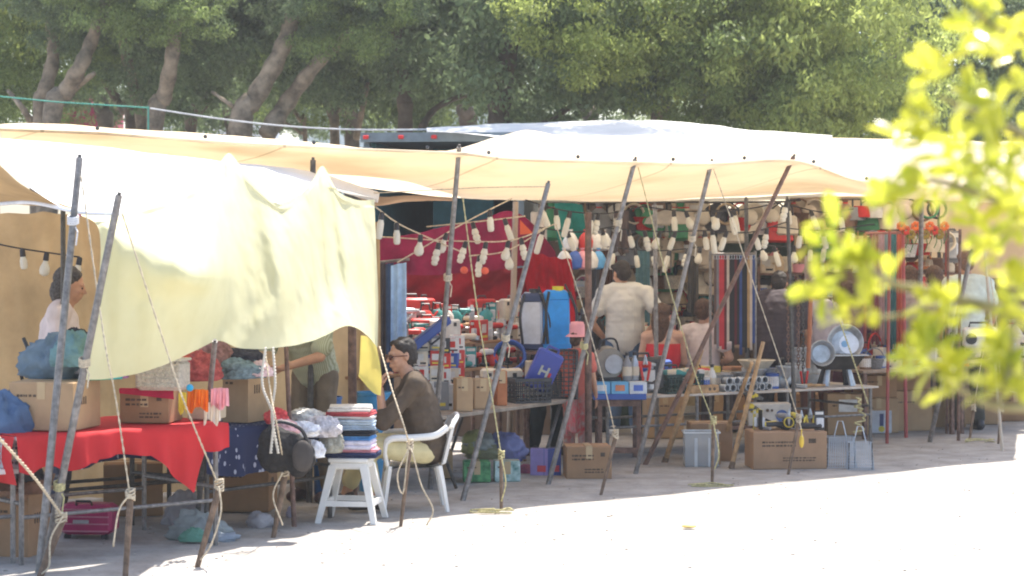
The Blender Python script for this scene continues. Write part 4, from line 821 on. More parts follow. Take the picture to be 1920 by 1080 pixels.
# ================================================================ PLACING THINGS
V = Vector
def tents():
    st, ru, dk = M['steel'], M['rust'], M['dsteel']; rp, yr = M['rope'], M['yrope']
    pole('tall grey pole at the front corner of the left stall, standing nearly upright', P(149, 296, 12.35), G(72, 1077), .022, st, ties=((.84, mc((.7, .7, .72))),))
    pole('grey pole crossing before the yellow cloth, leaning right at the far left', P(223, 366, 12.02), G(80, 1070), .022, st, ties=((.55, rp), (.22, yr)))
    pole('thin grey pole below the yellow cloth beside the red table', P(403, 640, 12.95), G(368, 985), .018, st)
    pole('short dark pole top poking over the yellow cloth', P(587, 300, 15.3), GX(580, 15.4), .022, dk)
    pole('dark upright post behind the small stack of folded clothes', P(660, 590, 15.1), GX(662, 15.2), .032, ru)
    pole('thin dark post rising behind the left roof flap', P(118, 370, 14.2), GX(120, 14.3), .018, dk)
    pole('slim brown post below the middle of the yellow cloth', P(536, 640, 14.1), GX(552, 14.0), .016, ru)
    pole('grey pole with its top above the awning edge, foot hidden by the seated man', P(861, 276, 15.7), G(806, 915), .020, st, ties=((.62, rp),))
    pole('grey pole leaning right, ending lower than its neighbours left of the crates', P(1028, 344, 15.9), G(866, 938), .020, st, ties=((.5, rp),))
    pole('long grey pole slanting before the sprayers to the awning edge', P(1191, 299, 16.55), G(1026, 908), .020, st, ties=((.8, rp), (.42, yr)))
    pole('long grey pole slanting before the woman in red to the awning edge', P(1334, 303, 17.1), G(1190, 888), .020, st, ties=((.75, rp),))
    pole('brown pole leaning far right across the belt stand', P(1488, 294, 17.7), G(1206, 872), .020, ru)
    pole('upright rusty brown post beside the blue topped wooden table', P(1103, 398, 17.6), GX(1103, 17.9), .03, ru)
    pole('thin pole with a twist of chain links left of the galvanised tub', P(1476, 372, 18.9), GX(1492, 18.9), .018, dk)
    pole('slim dark pole hanging over the middle of the tool stall', P(1399, 372, 20.6), GX(1402, 20.6), .022, dk)
    pole('slim grey pole behind the striped shirted shopper', P(1228, 384, 20.2), GX(1232, 20.2), .022, st)
    pole('pale post beside the hanging toy packs', P(967, 378, 19.1), GX(955, 19.1), .028, mc((.35, .27, .2)))
    pole('grey pole leaning right under the foreground leaves', P(1822, 470, 19.2), G(1742, 828), .022, st)
    pole('grey post between the right hand tables', P(1728, 360, 20.6), G(1722, 800), .026, st)
    pole('thin red pole of the right hand rack', P(1668, 430, 19.8), GX(1663, 19.9), .016, mc((.3, .07, .06)), name='rack_pole')
    pole('second thin red pole of the right hand rack, nearer the white shirted man', P(1693, 440, 20.6), GX(1699, 20.6), .018, mc((.34, .07, .07)), name='rack_pole')
    pole('thin brown pole before the man in the mint shirt', P(1800, 430, 20.2), GX(1797, 20.2), .016, ru, name='rack_pole')
    pole('thin brown pole left of the man in the mint shirt', P(1778, 430, 21.), GX(1775, 21.), .014, ru, name='rack_pole')
    pole('thin pale pole right of the man in the mint shirt', P(1846, 470, 19.8), GX(1880, 19.3), .014, mc((.5, .42, .33)), name='rack_pole')
    # wooden bats leaning
    for lab, a, c, r in (('light wooden pole leaning on the long table, nearer the big open carton', (1431, 641, 17.9), (1371, 878), .02), ('shorter wooden pole leaning left of its neighbour before the pipe fittings', (1410, 680, 17.7), (1343, 860), .019), ('orange brown wooden post leaning left of the clear plastic box', (1316, 655, 17.9), (1246, 868), .022)):
        o = thing('wooden_pole', lab, 'wooden pole', G(*c)); b = MB(); q = P(*a)-G(*c); b.tube([V((0, 0, 0)), q*.5, q], [r, r*1.05, r*.85], 8); b.build('shaft', M['wood'], o, smooth=True); b = MB(); b.cyl(q*-.001, q*.05, r*1.25, r*1.2, 8); b.build('foot_cap', M['dwood'], o)
    # stakes and guy ropes
    S = [('thick stake at the lower left with a big pale knot', (118, 968), (70, 1082), (0, 812, 11.2), 'thick straw rope coming down from the left edge', (-30, 790, 11.0), [(118, 968), (95, 1010), (92, 1060), (78, 1076)]),
         ('leaning stake below the red table, left of the magenta suitcase', (245, 925), (234, 1082), None, 'thin rope from the front pole over the yellow cloth', [(152, 330, 12.25), (196, 640, 12.0), (216, 740, 12.0)], [(240, 930), (222, 960), (212, 1025)]),
         ('thick leaning stake at the end of the red table', (414, 906), (366, 1064), None, 'rope slanting over the yellow cloth to the stake by the red table', [(229, 400, 12.0), (320, 680, 12.1), (352, 770, 12.15)], [(410, 912), (414, 960), (396, 1020), (376, 1050)]),
         ('stake below the black bag with a bulky knot', (536, 880), (510, 1010), None, 'pale rope hanging from the yellow cloth hem to a stake', [(497, 655, 13.4), (508, 740, 13.2), (520, 800, 13.1)], [(530, 885), (512, 930), (530, 985)]),
         ('thin stake in front of the white plastic chair', (770, 830), (750, 986), None, 'rope from the dangling yellow corner to the stake by the chair', [(712, 650, 14.6), (735, 730, 14.2), (758, 800, 14.0)], [(768, 838), (745, 890), (756, 925), (768, 840), (790, 910), (812, 955), (800, 985)]),
         ('upright dark stake with yellow rope before the green box', (940, 850), (940, 958), None, 'yellow rope falling from the awning edge to the upright stake', [(868, 372, 15.7), (895, 580, 15.4), (925, 760, 15.1)], [(940, 856), (948, 905), (940, 940)]),
         ('stake right of the brown cardboard box under the blue topped table', (1156, 812), (1124, 928), None, 'striped rope slanting to the stake by the brown cardboard box', [(1042, 420, 16.7), (1088, 560, 16.3), (1130, 710, 15.9)], None),
         ('upright stake before the clear plastic box', (1338, 786), (1335, 910), None, 'yellow rope slanting down to the stake before the clear plastic box', [(1196, 312, 16.6), (1245, 500, 16.6), (1300, 690, 16.6)], [(1338, 795), (1348, 850), (1340, 880)]),
         ('stake before the big open carton', (1499, 782), (1476, 890), None, 'rope slanting over the metal goods to the stake by the big open carton', [(1336, 312, 17.1), (1395, 480, 17.3), (1460, 670, 17.3)], [(1499, 790), (1506, 825)]),
         ('short stake under the foreground leaves, left one', (1826, 765), (1817, 828), None, 'rope slanting through the leaves to the left short stake', [(1865, 560, 19.7), (1840, 680, 19.6), (1830, 740, 19.6)], None),
         ('short stake under the foreground leaves, right one', (1878, 765), (1871, 832), None, 'pale rope at the right edge slanting to the right short stake', [(1850, 470, 19.7), (1868, 600, 19.6), (1876, 720, 19.6)], None)]
    for i, (lab, t, f, rs, rl, pts, loop) in enumerate(S):
        fd = Gd(f[1]); foot = G(*f); td = fd + .15; top = P(t[0], t[1], td); m = yr if 'yellow rope' in lab or 'yellow rope' in rl else rp
        if rs: stake(lab, top, foot, rp, .024, loop=[P(x, y, fd-.03) for x, y in loop]); rope(rl, [P(*pts), P(60, 890, 11.5), top], .009, rp); continue
        stake(lab, top, foot, m, (.019 if fd < 13.5 else .014), loop=[P(x, y, fd-.04) for x, y in loop] if loop else None)
        rope(rl, [P(*p) for p in pts] + [top + (foot-top)*.05], .0055 if fd < 15 else .0045, m)
    rope('yellow rope slanting before the black grill', [P(1560, 560, 18.6), P(1595, 660, 18.5), P(1628, 758, 18.4)], .007, yr)
    rope('white tube rope across the left stall front', [P(-20, 384, 12.9), P(60, 380, 12.7), P(150, 398, 12.5), P(225, 402, 12.5)], .012, mc((.7, .72, .78)), twist=False)
    for i, (x, dd) in enumerate(((498, 13.3), (512, 13.35))):
        rope(('pale cord hanging knotted beside the open carton, left strand', 'pale cord hanging knotted beside the open carton, right strand')[i], [P(x, 652, dd), P(x-6+i*10, 720, dd-.1), P(x+14-i*16, 780, dd-.15), P(x+10, 850, dd-.2)], .009, mc((.6, .55, .46)))
    rope('cord tied along the front of the awning edge', [P(1028, 350, 15.9), P(900, 352, 15.9), P(700, 362, 15.6)], .004, rp, twist=False)
    # bits of rope litter at the stakes
    for lab, px, py in (('tangle of yellow rope at the foot of the upright stake', 925, 962), ('tangle of green and yellow string before the clear plastic box', 1330, 912), ('yellow string lying under the foreground leaves', 1832, 829)):
        g = G(px, py); b = MB(); pts = [V((rnd.uniform(-.16, .16), rnd.uniform(-.1, .1), rnd.uniform(.006, .03))) for _ in range(12)]; b.tube(spline(pts, 70), .005, 5); o = b.build('loose_string', yr, loc=(0, 0, 0)); o.location = g; tag(o, lab, 'string')
tents()
def strings():
    br, w_ = M['rope'], M['black']
    string('dark cable with small clear bulbs in the left stall', [P(-30, 452, 14.9), P(40, 466, 14.9), P(150, 482, 15)], [(42, .09, False), (88, .09, False), (150, .08, False)], w_)
    string('sagging bulb cord before the maroon cloth, from the yellow cloth corner', [P(704, 388, 15.6), P(745, 418, 15.9), P(790, 440, 16.3), P(860, 470, 16.8)], [716, 744, 790, 822], br)
    string('bulb cord rising steeply from the blue trousers to the awning', [P(745, 492, 16.4), P(800, 460, 16.6), P(870, 418, 16.7), P(960, 372, 16.9)], [838, (917, .12, False)], br)
    string('level bulb cord with red tags across the dark red cloth', [P(715, 444, 17.2), P(860, 452, 17.2), P(960, 450, 17.3), P(1040, 420, 17.5)], [(873, .16, True), (911, .16, True), 952, 978], br)
    string('upper bulb cord before the teal truck wall', [P(800, 425, 17.4), P(900, 415, 17.5), P(985, 405, 17.6)], [884, 947], br)
    string('lower bulb cord behind the leaning poles', [P(880, 480, 17.6), P(950, 470, 17.8), P(1020, 430, 18)], [900, 953], br)
    string('bulb cord in the gap left of the brown post', [P(985, 375, 17.8), P(1060, 395, 18), P(1140, 400, 18.2), P(1215, 385, 18.4)], [1010, 1040, 1070, 1109, 1122, 1165], w_)
    string('second bulb cord in the gap left of the brown post', [P(1000, 425, 18.4), P(1080, 435, 18.5), P(1150, 425, 18.6)], [1018, 1062, 1130], w_)
    string('bulb cord over the man in the checked shirt', [P(1140, 428, 18.8), P(1240, 434, 18.9), P(1330, 432, 19.)], [1178, 1207, 1237, 1268, 1320], w_)
    string('higher bulb cord near the cream umbrella', [P(1210, 388, 19), P(1290, 396, 19.1), P(1385, 392, 19.2)], [1264, 1287, 1331, 1374], w_)
    string('bulb cord over the hanging belts', [P(1330, 428, 18.7), P(1400, 436, 18.8), P(1480, 415, 18.9)], [1334, 1362, 1415, 1440], w_)
    string('high bulb cord over the stocky man', [P(1330, 398, 18.6), P(1400, 392, 18.6), P(1500, 372, 18.5)], [1348, 1368, 1474], w_)
    string('bulb cord along the beige tarp', [P(1450, 425, 19.4), P(1540, 432, 19.5), P(1640, 420, 19.6)], [1502, 1541, 1600], w_)
    string('short bulb cord under the leaning brown pole', [P(1478, 384, 19.8), P(1545, 398, 19.9), P(1600, 392, 20.)], [1478, 1520, 1575], w_)
    string('extra bulb cord low behind the checked shirt man', [P(1130, 462, 20.9), P(1230, 470, 21), P(1330, 462, 21)], [1150, 1190, 1222, 1255, 1290, 1312], w_)
    string('extra bulb cord left of the beige tarp', [P(1400, 455, 20.6), P(1470, 462, 20.7), P(1560, 452, 20.8)], [1425, 1452, 1490, 1520, 1548], w_)
strings()
# ---- left stall ----------------------------------------------------------------
def left_stall():
    A = P(30, 820, 12.22); B = P(428, 796, 13.15); z1 = .75
    redm = mat('red_table_cloth', (.60, .025, .03), .8, .06, 4, tr=.15, bump=.15)
    t1 = table('folding trestle table with steel legs under a red cloth', A, B, .95, z1, M['wplastic'], M['steel'], thick=.02); T1 = (*t1, z1)
    a, L = T1[1], T1[2]
    # red cloth with hanging folds and a drooping corner
    def pt(u, v, h): q = V((A.x + u*math.cos(a) - v*math.sin(a), A.y + u*math.sin(a) + v*math.cos(a), h)); return q
    cols = 90; rows = []
    def hem(u):
        t = u/L; h = .155 + .01*math.sin(t*23)
        if t < .36: h = .20 + .02*math.sin(t*33)
        if .60 < t < .88: h = .15 + .27*((t-.60)/.23 if t < .83 else max(0, (.88-t)/.05))
        return h
    for v in (.92, .6, .3, .0): rows.append([pt(L*i/cols, v, z1+.006+.003*noise.noise(V((i*.3, v*5, 0)))) for i in range(cols+1)])
    for k in range(1, 8):
        rows.append([pt(L*i/cols, -.008-.012*k/7 - .022*(k/7)*(math.sin(i*.55)+math.sin(i*.23+1)), z1+.004 - hem(L*i/cols)*k/7) for i in range(cols+1)])
    b = MB(); b.grid(rows); o = b.build('tablecloth', redm, smooth=2, loc=tuple(pt(0, 0, z1))); tag(o, 'bright red cloth over the left table with one long drooping corner', 'tablecloth')
    b = MB()
    b.grid([[pt(-.01-.02*math.sin(k), .92-.92*i/12, z1+.004-.28*k/4) for i in range(13)] for k in range(5)]); o = b.build('tablecloth', redm, smooth=2, loc=tuple(pt(0, 0, z1))); tag(o, 'red cloth end hanging over the left short side of the table', 'tablecloth')
    # table 2
    A2 = P(385, 810, 13.5); B2 = P(640, 797, 14.5); z2 = .67
    A2.z = B2.z = 0
    t2 = table('long table with steel frame under a navy patterned cloth', A2, B2, .8, z2, M['wplastic'], M['dsteel']); T2 = (*t2, z2)
    nav = mat('navy_patterned_cloth', (.022, .03, .085), .85, .1, 8, tr=.1); t = nav.node_tree
    vo = t.nodes.new('ShaderNodeTexVoronoi'); vo.inputs['Scale'].default_value = 17; mp = t.nodes.new('ShaderNodeMapping'); mp.inputs['Scale'].default_value = (1.5, 1.5, .8); tc = [n for n in t.nodes if n.type == 'TEX_COORD'][0]
    t.links.new(tc.outputs['Object'], mp.inputs[0]); t.links.new(mp.outputs[0], vo.inputs['Vector']); rp = t.nodes.new('ShaderNodeValToRGB'); rp.color_ramp.interpolation = 'CONSTANT'; rp.color_ramp.elements[0].color = (.40, .42, .52, 1); rp.color_ramp.elements[1].position = .23; rp.color_ramp.elements[1].color = (.022, .03, .085, 1)
    t.links.new(vo.outputs['Distance'], rp.inputs[0]); pn = [n for n in t.nodes if n.type == 'BSDF_PRINCIPLED'][0]; t.links.new(rp.outputs[0], pn.inputs['Base Color'])
    def navy(A, B, z, h, lab, depth=.8, seed=0):
        L = (B-A).length; a = math.atan2(B.y-A.y, B.x-A.x); f = lambda u, v, hh: V((A.x + u*math.cos(a) - v*math.sin(a), A.y + u*math.sin(a) + v*math.cos(a), hh)); rows = []
        for v in (depth, depth*.5, 0): rows.append([f(L*i/50, v, z+.005) for i in range(51)])
        for k in range(1, 7): rows.append([f(L*i/50, -.01 - .03*(k/6)*math.sin(i*.7+seed), z+.004 - (h+.04*math.sin(i*.13+seed))*k/6) for i in range(51)])
        b = MB(); b.grid(rows); o = b.build('tablecloth', nav, smooth=2, loc=tuple(f(0, 0, z))); tag(o, lab, 'tablecloth')
    navy(A2, B2, z2, .27, 'navy cloth with white flecks over the table behind the red one')
    A3 = P(110, 820, 13.6); B3 = P(395, 812, 14.3); A3.z = B3.z = 0
    table('rear trestle table behind the red covered one', A3, B3, .5, .66, M['wplastic'], M['dsteel']); navy(A3, B3, .66, .24, 'navy flecked cloth seen below the red cloth', .5, 2)
    # table 0 with crate
    A0 = P(-120, 890, 12.1); B0 = P(48, 884, 12.35); A0.z = B0.z = 0
    table('low steel framed table at the far left edge', A0, B0, .7, .56, M['wplastic'], M['steel'])
    crate('pale grey plastic crate at the far left edge', (GX(-2, 12.35).x, 12.45, .565), (.36, .3, .17), R(10), mc((.42, .43, .45)))
    crumple('heap of folded dark blue jeans at the far left edge', (GX(40, 12.75).x, 12.8, .75), (.30, .3, .22), mc((.06, .08, .13), .95, bump=.5), seed=3, cat='jeans', name='folded_jeans')
    crumple('jeans tumbling over the left grey crate', (GX(-5, 12.5).x, 12.55, .66), (.4, .3, .30), mc((.10, .16, .27), .95, bump=.5), seed=9, cat='jeans', name='jeans')
    crumple('orange and brown clothes heaped behind the left grey crate', (GX(5, 13.).x, 13.1, .80), (.3, .3, .14), mc((.40, .12, .06), .95, bump=.5), seed=11)
    # cartons on the red table
    r0 = R(-11)
    def put(px, v, T=T1, dz=.012): return onT(T, px, v, dz)
    p = put(104, .30); carton('large plain cardboard box at the left end of the red table', p, (.40, .42, .285), r0, ink=1)
    p = put(284, .34); carton('wide cardboard box with dark print in the middle of the red table', p, (.31, .3, .20), r0 + R(4), M['kraftd'], ink=2)
    p = put(388, .30); carton('pale beige cardboard box under the orange and pink cloths', p, (.18, .22, .165), r0, mat('pale_cardboard', (.50, .40, .28), .85, .08, 5), ink=0)
    p = put(462, .3, T2); carton('open cardboard box with raised flaps beside the navy cloth', p, (.19, .3, .36), R(-22), open_=True, ink=1)
    # clothes on top of boxes
    pb = put(104, .30); z = pb.z + .285
    crumple('big heap of faded blue jeans on the left cardboard box', (GX(108, 12.9).x, 12.95, z+.0), (.42, .36, .24), mc((.16, .22, .27), .95, bump=.6), seed=21, name='jeans_heap', cat='jeans', rough=.5)
    crumple('rolled teal green jeans leaning on the blue jeans heap', (GX(140, 12.75).x, 12.75, z+.08), (.24, .22, .20), mc((.17, .30, .31), .95, bump=.6), seed=22, name='jeans', cat='jeans', rough=.45)
    crumple('black garment atop the jeans heap', (GX(142, 13.1).x, 13.1, z+.21), (.17, .16, .08), mc((.02, .02, .03), .95), seed=23)
    b = MB(); b.tube(spline([V((0, 0, 0)), V((-.02, -.02, .12)), V((.03, -.02, .2)), V((.0, 0, .28))], 14), .012, 6); o = b.build('coat_hook', M['black'], loc=(0, 0, 0)); o.location = P(44, 720, 13.0); tag(o, 'black curved hanger hook beside the left cardboard box', 'hanger')
    for i, (px, c, s_, lab) in enumerate(((180, (.05, .35, .22), .16, 'green cloth folded at the edge of the left cardboard box'), (205, (.05, .40, .42), .14, 'turquoise cloth next to the green one on the left cardboard box'), (165, (.60, .55, .60), .2, 'white and lilac cloth behind the green cloth'), (222, (.35, .15, .35), .12, 'purple cloth at the right edge of the left cardboard box'))):
        crumple(lab, (GX(px, 12.75+i*.06).x, 12.75+i*.06, z+(.0 if i != 2 else .03)), (s_, .14, .05 if i != 2 else .10), mc(c, .9), seed=31+i, name='folded_cloth', cat='cloth')
    o = thing('woven_basket', 'white woven basket on the middle cardboard box', 'basket', (GX(303, 13.0).x, 13.05, pb.z+.205), R(-8)); wm = mat('white_weave', (.66, .60, .50), .9, .2, 55, bump=1.)
    b = MB(); b.box((0, 0, .09), (.29, .2, .18), bev=.02); b.build('body', wm, o); b = MB(); b.box((0, 0, .185), (.3, .21, .016), bev=.006); b.build('rim', wm, o)
    b = MB()
    for k in range(9):
        for j in range(5): b.box((-.125+k*.031, -.103, .03+j*.034), (.018, .008, .018), R(0), bev=.004)
    b.build('lattice', mc((.48, .42, .34)), o)
    b = MB(); q = put(284, .34)
    o = sheet('red_cloth', [[q + V((-.17, -.12, .215)), q + V((.16, -.16, .213))], [q + V((-.17, -.165, .21)), q + V((.165, -.19, .208))], [q + V((-.165, -.175, .185)), q + V((.17, -.195, .15))]], cloth((.50, .03, .08)), 20, 12, .008); tag(o, 'narrow crimson cloth lying along the middle box edge', 'cloth')
    for px, dx, c, nm, dz, dp in ((371, .13, (.72, .16, .02), 'bright orange cloth hanging over the pale box', .235, 12.72), (412, .11, (.72, .34, .38), 'pink cloth hanging over the pale box edge', .235, 12.85), (398, .10, (.66, .60, .52), 'cream cloth drooping below the pink one', .15, 12.84)):
        z0 = z1+dz; a_ = GX(px-dx*150, dp, z0); c_ = GX(px+dx*150, dp+.04, z0); drape(nm, a_, c_, .12, cloth(c), seed=px, name='hanging_cloth', cat='cloth')
    b = MB(); b.ell((0, 0, 0), .022); o = b.build('ball', mc((.02, .3, .5)), smooth=True); o.location = P(356, 727, 12.7); tag(o, 'small turquoise ball between the orange cloth and the basket', 'ball')
    o = drape('yellow cloth strip hanging left of the orange cloth', GX(335, 12.7, z1+.22), GX(350, 12.7, z1+.22), .12, cloth((.7, .5, .06)), seed=5, name='hanging_cloth', cat='cloth', amp=.008)
    # garments on boxes right
    for i, (px, py, dd, s_, c, lab) in enumerate(((446, 690, 13.9, (.34, .3, .13), (.12, .17, .20), 'grey blue knitted garment in the open carton'), (450, 668, 14.0, (.30, .26, .10), (.015, .015, .03), 'black folded garment topmost in the open carton'), (486, 692, 13.9, (.16, .2, .09), (.60, .38, .40), 'pale pink garment at the right of the open carton'), (375, 690, 13.7, (.26, .24, .16), (.30, .05, .05), 'dark red patterned garments behind the basket'), (400, 662, 13.9, (.22, .2, .14), (.20, .10, .10), 'maroon floral garment behind the dark red heap'), (352, 668, 13.8, (.14, .14, .12), (.45, .08, .05), 'red cloth peeking out beside the woven basket'),
                                        (600, 800, 14.1, (.26, .22, .13), (.40, .37, .38), 'pale grey cap like garment at the table corner'), (575, 782, 14.3, (.30, .25, .09), (.48, .46, .44), 'grey striped cloth behind the pale grey garment'), (560, 805, 13.9, (.28, .2, .09), (.62, .60, .68), 'white garment with dark figures on the navy cloth'), (532, 800, 13.8, (.2, .2, .08), (.62, .30, .30), 'pink garment beside the cord strands'), (518, 780, 13.95, (.14, .12, .10), (.55, .05, .05), 'small red cloth beside the cord strands'), (590, 842, 13.95, (.12, .12, .11), (.62, .60, .66), 'white and blue printed garment slipping off the table'), (620, 826, 14.1, (.16, .12, .16), (.22, .21, .17), 'olive grey garment slipping off the table corner'))):
        q = P(px, py, dd); crumple(lab, q - V((0, 0, s_[2]*.5)), s_, mat('garment_print_%d' % i, c, .95, .2, 26, bump=.4, c2=tuple(min(1, k*1.5+.03) for k in c)), seed=41+i, rough=.42)
    # black bag hanging in front of navy cloth
    o = thing('black_bag', 'soft black and charcoal bag hanging at the end of the navy cloth', 'bag', P(533, 892, 13.45)); b = MB()
    for c_, r_ in (((-.05, 0, .16), (.12, .08, .15)), ((.10, .0, .12), (.10, .08, .13)), ((.0, .0, .2), (.15, .07, .08))): b.ell(c_, r_, n=16, m=10)
    remesh(b, .012, mat('black_fabric', (.022, .02, .02), .9, .3, 14, bump=.6), 'body', o, 2, .02, 9)
    b = MB(); b.tube(spline([V((-.14, -.02, .22)), V((-.05, -.04, .34)), V((.1, -.02, .30)), V((.16, 0, .18))], 20), .012, 6); b.build('strap', M['black'], o); b = MB(); b.ell((.12, -.06, .13), (.07, .03, .10)); b.build('pocket', mc((.07, .06, .055), .9), o, smooth=True)
    # under tables
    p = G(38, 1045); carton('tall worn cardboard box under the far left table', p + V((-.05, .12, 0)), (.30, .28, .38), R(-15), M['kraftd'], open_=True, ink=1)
    for i, (px, py, c) in enumerate(((20, 905, (.09, .045, .03)), (55, 912, (.16, .08, .05)), (20, 925, (.28, .16, .10)), (50, 890, (.03, .03, .035)))):
        crumple(('brown shoe-like leather heap', 'rust brown garment', 'tan garment', 'black garment')[i] + ' spilling from the box under the far left table', P(px, py, 12.6) - V((0, 0, .04)), (.2, .16, .10), mc(c, .9), seed=61+i)
    g = G(160, 1015); o = thing('suitcase', 'magenta hard suitcase lying under the red table', 'suitcase', g + V((0, .12, 0)), R(-6)); mg = mat('magenta_shell', (.36, .02, .11), .35, .12, 8)
    b = MB(); b.box((0, 0, .13), (.34, .2, .19), bev=.03); b.build('shell', mg, o)
    for k in range(4): b = MB(); b.box((0, -.101, .06+k*.045), (.31, .008, .008)); b.build('ridge', mc((.5, .2, .28)), o)
    for s in (-1, 1): b = MB(); b.cyl((s*.12, -.07, .022), (s*.12, -.05, .022), .022, n=12); b.build('wheel', M['black'], o)
    b = MB(); b.box((-.02, -.108, .12), (.10, .012, .022), bev=.004); b.build('latch', M['galv'], o); b = MB(); b.tube([V((-.05, -.1, .225)), V((-.045, -.12, .25)), V((.045, -.12, .25)), V((.05, -.1, .225))], .008, 6); b.build('handle', M['black'], o)
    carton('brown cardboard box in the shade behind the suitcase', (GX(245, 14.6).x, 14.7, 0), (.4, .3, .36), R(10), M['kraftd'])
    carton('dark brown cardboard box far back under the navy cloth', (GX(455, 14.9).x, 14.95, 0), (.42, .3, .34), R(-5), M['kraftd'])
    # plastic bag, papers
    def bag(lab, px, py, c, s_, tr=.5, seed=1, rough=.5):
        q = G(px, py); crumple(lab, q, s_, mat('film_%d' % seed, c, .25, .12, 9, tr=tr, spec=.6), seed=seed, name='plastic_bag', cat='plastic bag', rough=rough)
    bag('clear crumpled plastic bag with green print by the stake', 372, 1012, (.45, .50, .50), (.34, .16, .17), seed=71); bag('thin translucent plastic bag behind the green printed one', 345, 985, (.55, .52, .54), (.26, .16, .20), seed=72)
    crumple('green printed scrap inside the plastic bag', G(365, 1016) + V((0, -.06, .01)), (.16, .06, .08), mc((.12, .30, .22)), seed=73, name='scrap', cat='litter')
    bag('flattened pale blue plastic bag on the ground by the stake', 412, 1015, (.50, .56, .64), (.2, .12, .06), seed=74); bag('white crumpled plastic bag on the ground below the open carton', 488, 990, (.62, .60, .62), (.17, .12, .10), seed=75)
    bag('small white plastic scrap near the bending seller\'s feet', 546, 970, (.62, .58, .68), (.06, .05, .08), seed=76)
    b = MB(); b.ell((0, 0, .012), (.05, .035, .012)); o = b.build('leaf_litter', mc((.6, .42, .12)), smooth=True); o.location = G(1292, 990); tag(o, 'single fallen yellow leaf on the sunlit ground', 'leaf')
    return T1, T2
T1, T2 = left_stall()
def chair_stool():
    wp = M['wplastic']
    g = GX(660, 14.35); o = thing('plastic_stool', 'white plastic stool carrying a stack of folded clothes', 'stool', g, R(-8)); h = .43
    b = MB(); b.box((0, 0, h-.015), (.27, .27, .03), bev=.012); b.box((0, 0, h-.05), (.25, .25, .05), bev=.012); b.build('seat', wp, o)
    for sx in (-1, 1):
        for sy in (-1, 1):
            b = MB(); A = V((sx*.105, sy*.105, h-.05)); C = V((sx*.19, sy*.19, 0)); vs = []
            for q, w_ in ((C, .036), (A, .052)):
                for a_, e in ((-1, -1), (1, -1), (1, 1), (-1, 1)): vs.append(q + V((a_*w_/2, e*w_/2, 0)))
            b.add(vs, [(3, 2, 1, 0), (4, 5, 6, 7), (0, 1, 5, 4), (1, 2, 6, 5), (2, 3, 7, 6), (3, 0, 4, 7)]); b.build('leg', wp, o)
    for s in (-1, 1):
        b = MB(); b.box((0, s*.165, .13), (.31, .02, .035)); b.build('stretcher', wp, o); b = MB(); b.box((s*.165, 0, .13), (.02, .31, .035)); b.build('stretcher', wp, o)
    z = h; k = 0
    for lab, c, w_, t in (('navy folded garment lowest on the stool', (.02, .03, .09), .34, .035), ('pink folded garment second from the bottom of the stool stack', (.62, .25, .28), .36, .02), ('white folded shirt with a small print in the stool stack', (.66, .62, .72), .33, .06), ('light blue folded garment in the middle of the stool stack', (.08, .25, .55), .32, .03), ('black folded garment in the middle of the stool stack', (.02, .02, .025), .35, .035), ('pale denim folded garment, lower of two, on the stool stack', (.30, .38, .48), .33, .035), ('pale denim folded garment, upper of two, on the stool stack', (.38, .45, .52), .32, .035), ('white folded garment under the red one on the stool stack', (.55, .52, .50), .30, .02), ('red and white folded garment near the top of the stool stack', (.45, .07, .08), .30, .03), ('cream folded garment topmost on the stool stack', (.68, .62, .55), .29, .035)):
        b = MB(); w2 = w_
        rr = random.Random(k+5)
        for L_ in range(2):
            b.box((rr.uniform(-.01, .01), rr.uniform(-.01, .01), t*(.25+.5*L_)), (w2*rr.uniform(.94, 1), .27*rr.uniform(.9, 1), t*.5), R(rr.uniform(-5, 5)), bev=t*.24)
        o2 = b.build('folded_garment', mat('folded_%d' % k, c, .95, .14, 22, bump=.5), smooth=2); o2.location = g + V((rr.uniform(-.012, .012), 0, z)); o2.rotation_euler = (0, 0, R(rr.uniform(-8, 4))); tag(o2, lab, 'folded clothes', 'folded clothes stacked on the stool'); z += t + .001; k += 1
    # monobloc chair: faces picture left
    g = GX(776, 14.98); o = thing('plastic_chair', 'white plastic armchair under the seated man', 'chair', g, R(-84)); sz = .38; o.scale = (.86, .82, .86)
    rows = []
    for i in range(7):
        y = -.24 + .46*i/6; rows.append([V((x*(.235 if y < .1 else .215), y, sz - .012 - .012*math.cos(x*2.) - (.015 if i == 0 else 0))) for x in (-1, -.6, -.2, .2, .6, 1)])
    b = MB(); b.grid(rows); b.grid([[p - V((0, 0, .014)) for p in r] for r in rows][::-1]); b.box((0, -.24, sz-.035), (.45, .02, .05), bev=.006); b.build('seat', wp, o, smooth=True)
    for sx in (-1, 1):
        for (y0, y1, zt) in ((-.22, -.27, sz), (.20, .27, sz)):
            b = MB(); b.tube([(sx*.215, y0, zt-.01), (sx*.235, (y0+y1)/2, .2), (sx*.245, y1, .0)], [.028, .024, .020], 6); b.build('leg', wp, o)
        b = MB(); pts = spline([V((sx*.24, -.24, sz)), V((sx*.27, -.26, sz+.12)), V((sx*.28, -.22, sz+.215)), V((sx*.28, -.02, sz+.225)), V((sx*.26, .16, sz+.24)), V((sx*.22, .27, sz+.30))], 24); b.tube(pts, [.02]*8 + [.028]*16, 8); b.build('armrest', wp, o, smooth=True)
    b = MB(); rows = []
    for i in range(8):
        zz = sz + .0 + .36*i/7; y = .215 + .09*i/7; rows.append([V((x*(.22 + .01*i/7), y + .05*(1-x*x), zz + (.03*(1-x*x) if i == 7 else 0))) for x in (-1, -.7, -.4, -.1, .1, .4, .7, 1)])
    b.grid(rows); b.grid([[p + V((0, .012, 0)) for p in r] for r in rows][::-1]); b.build('backrest', wp, o, smooth=True)
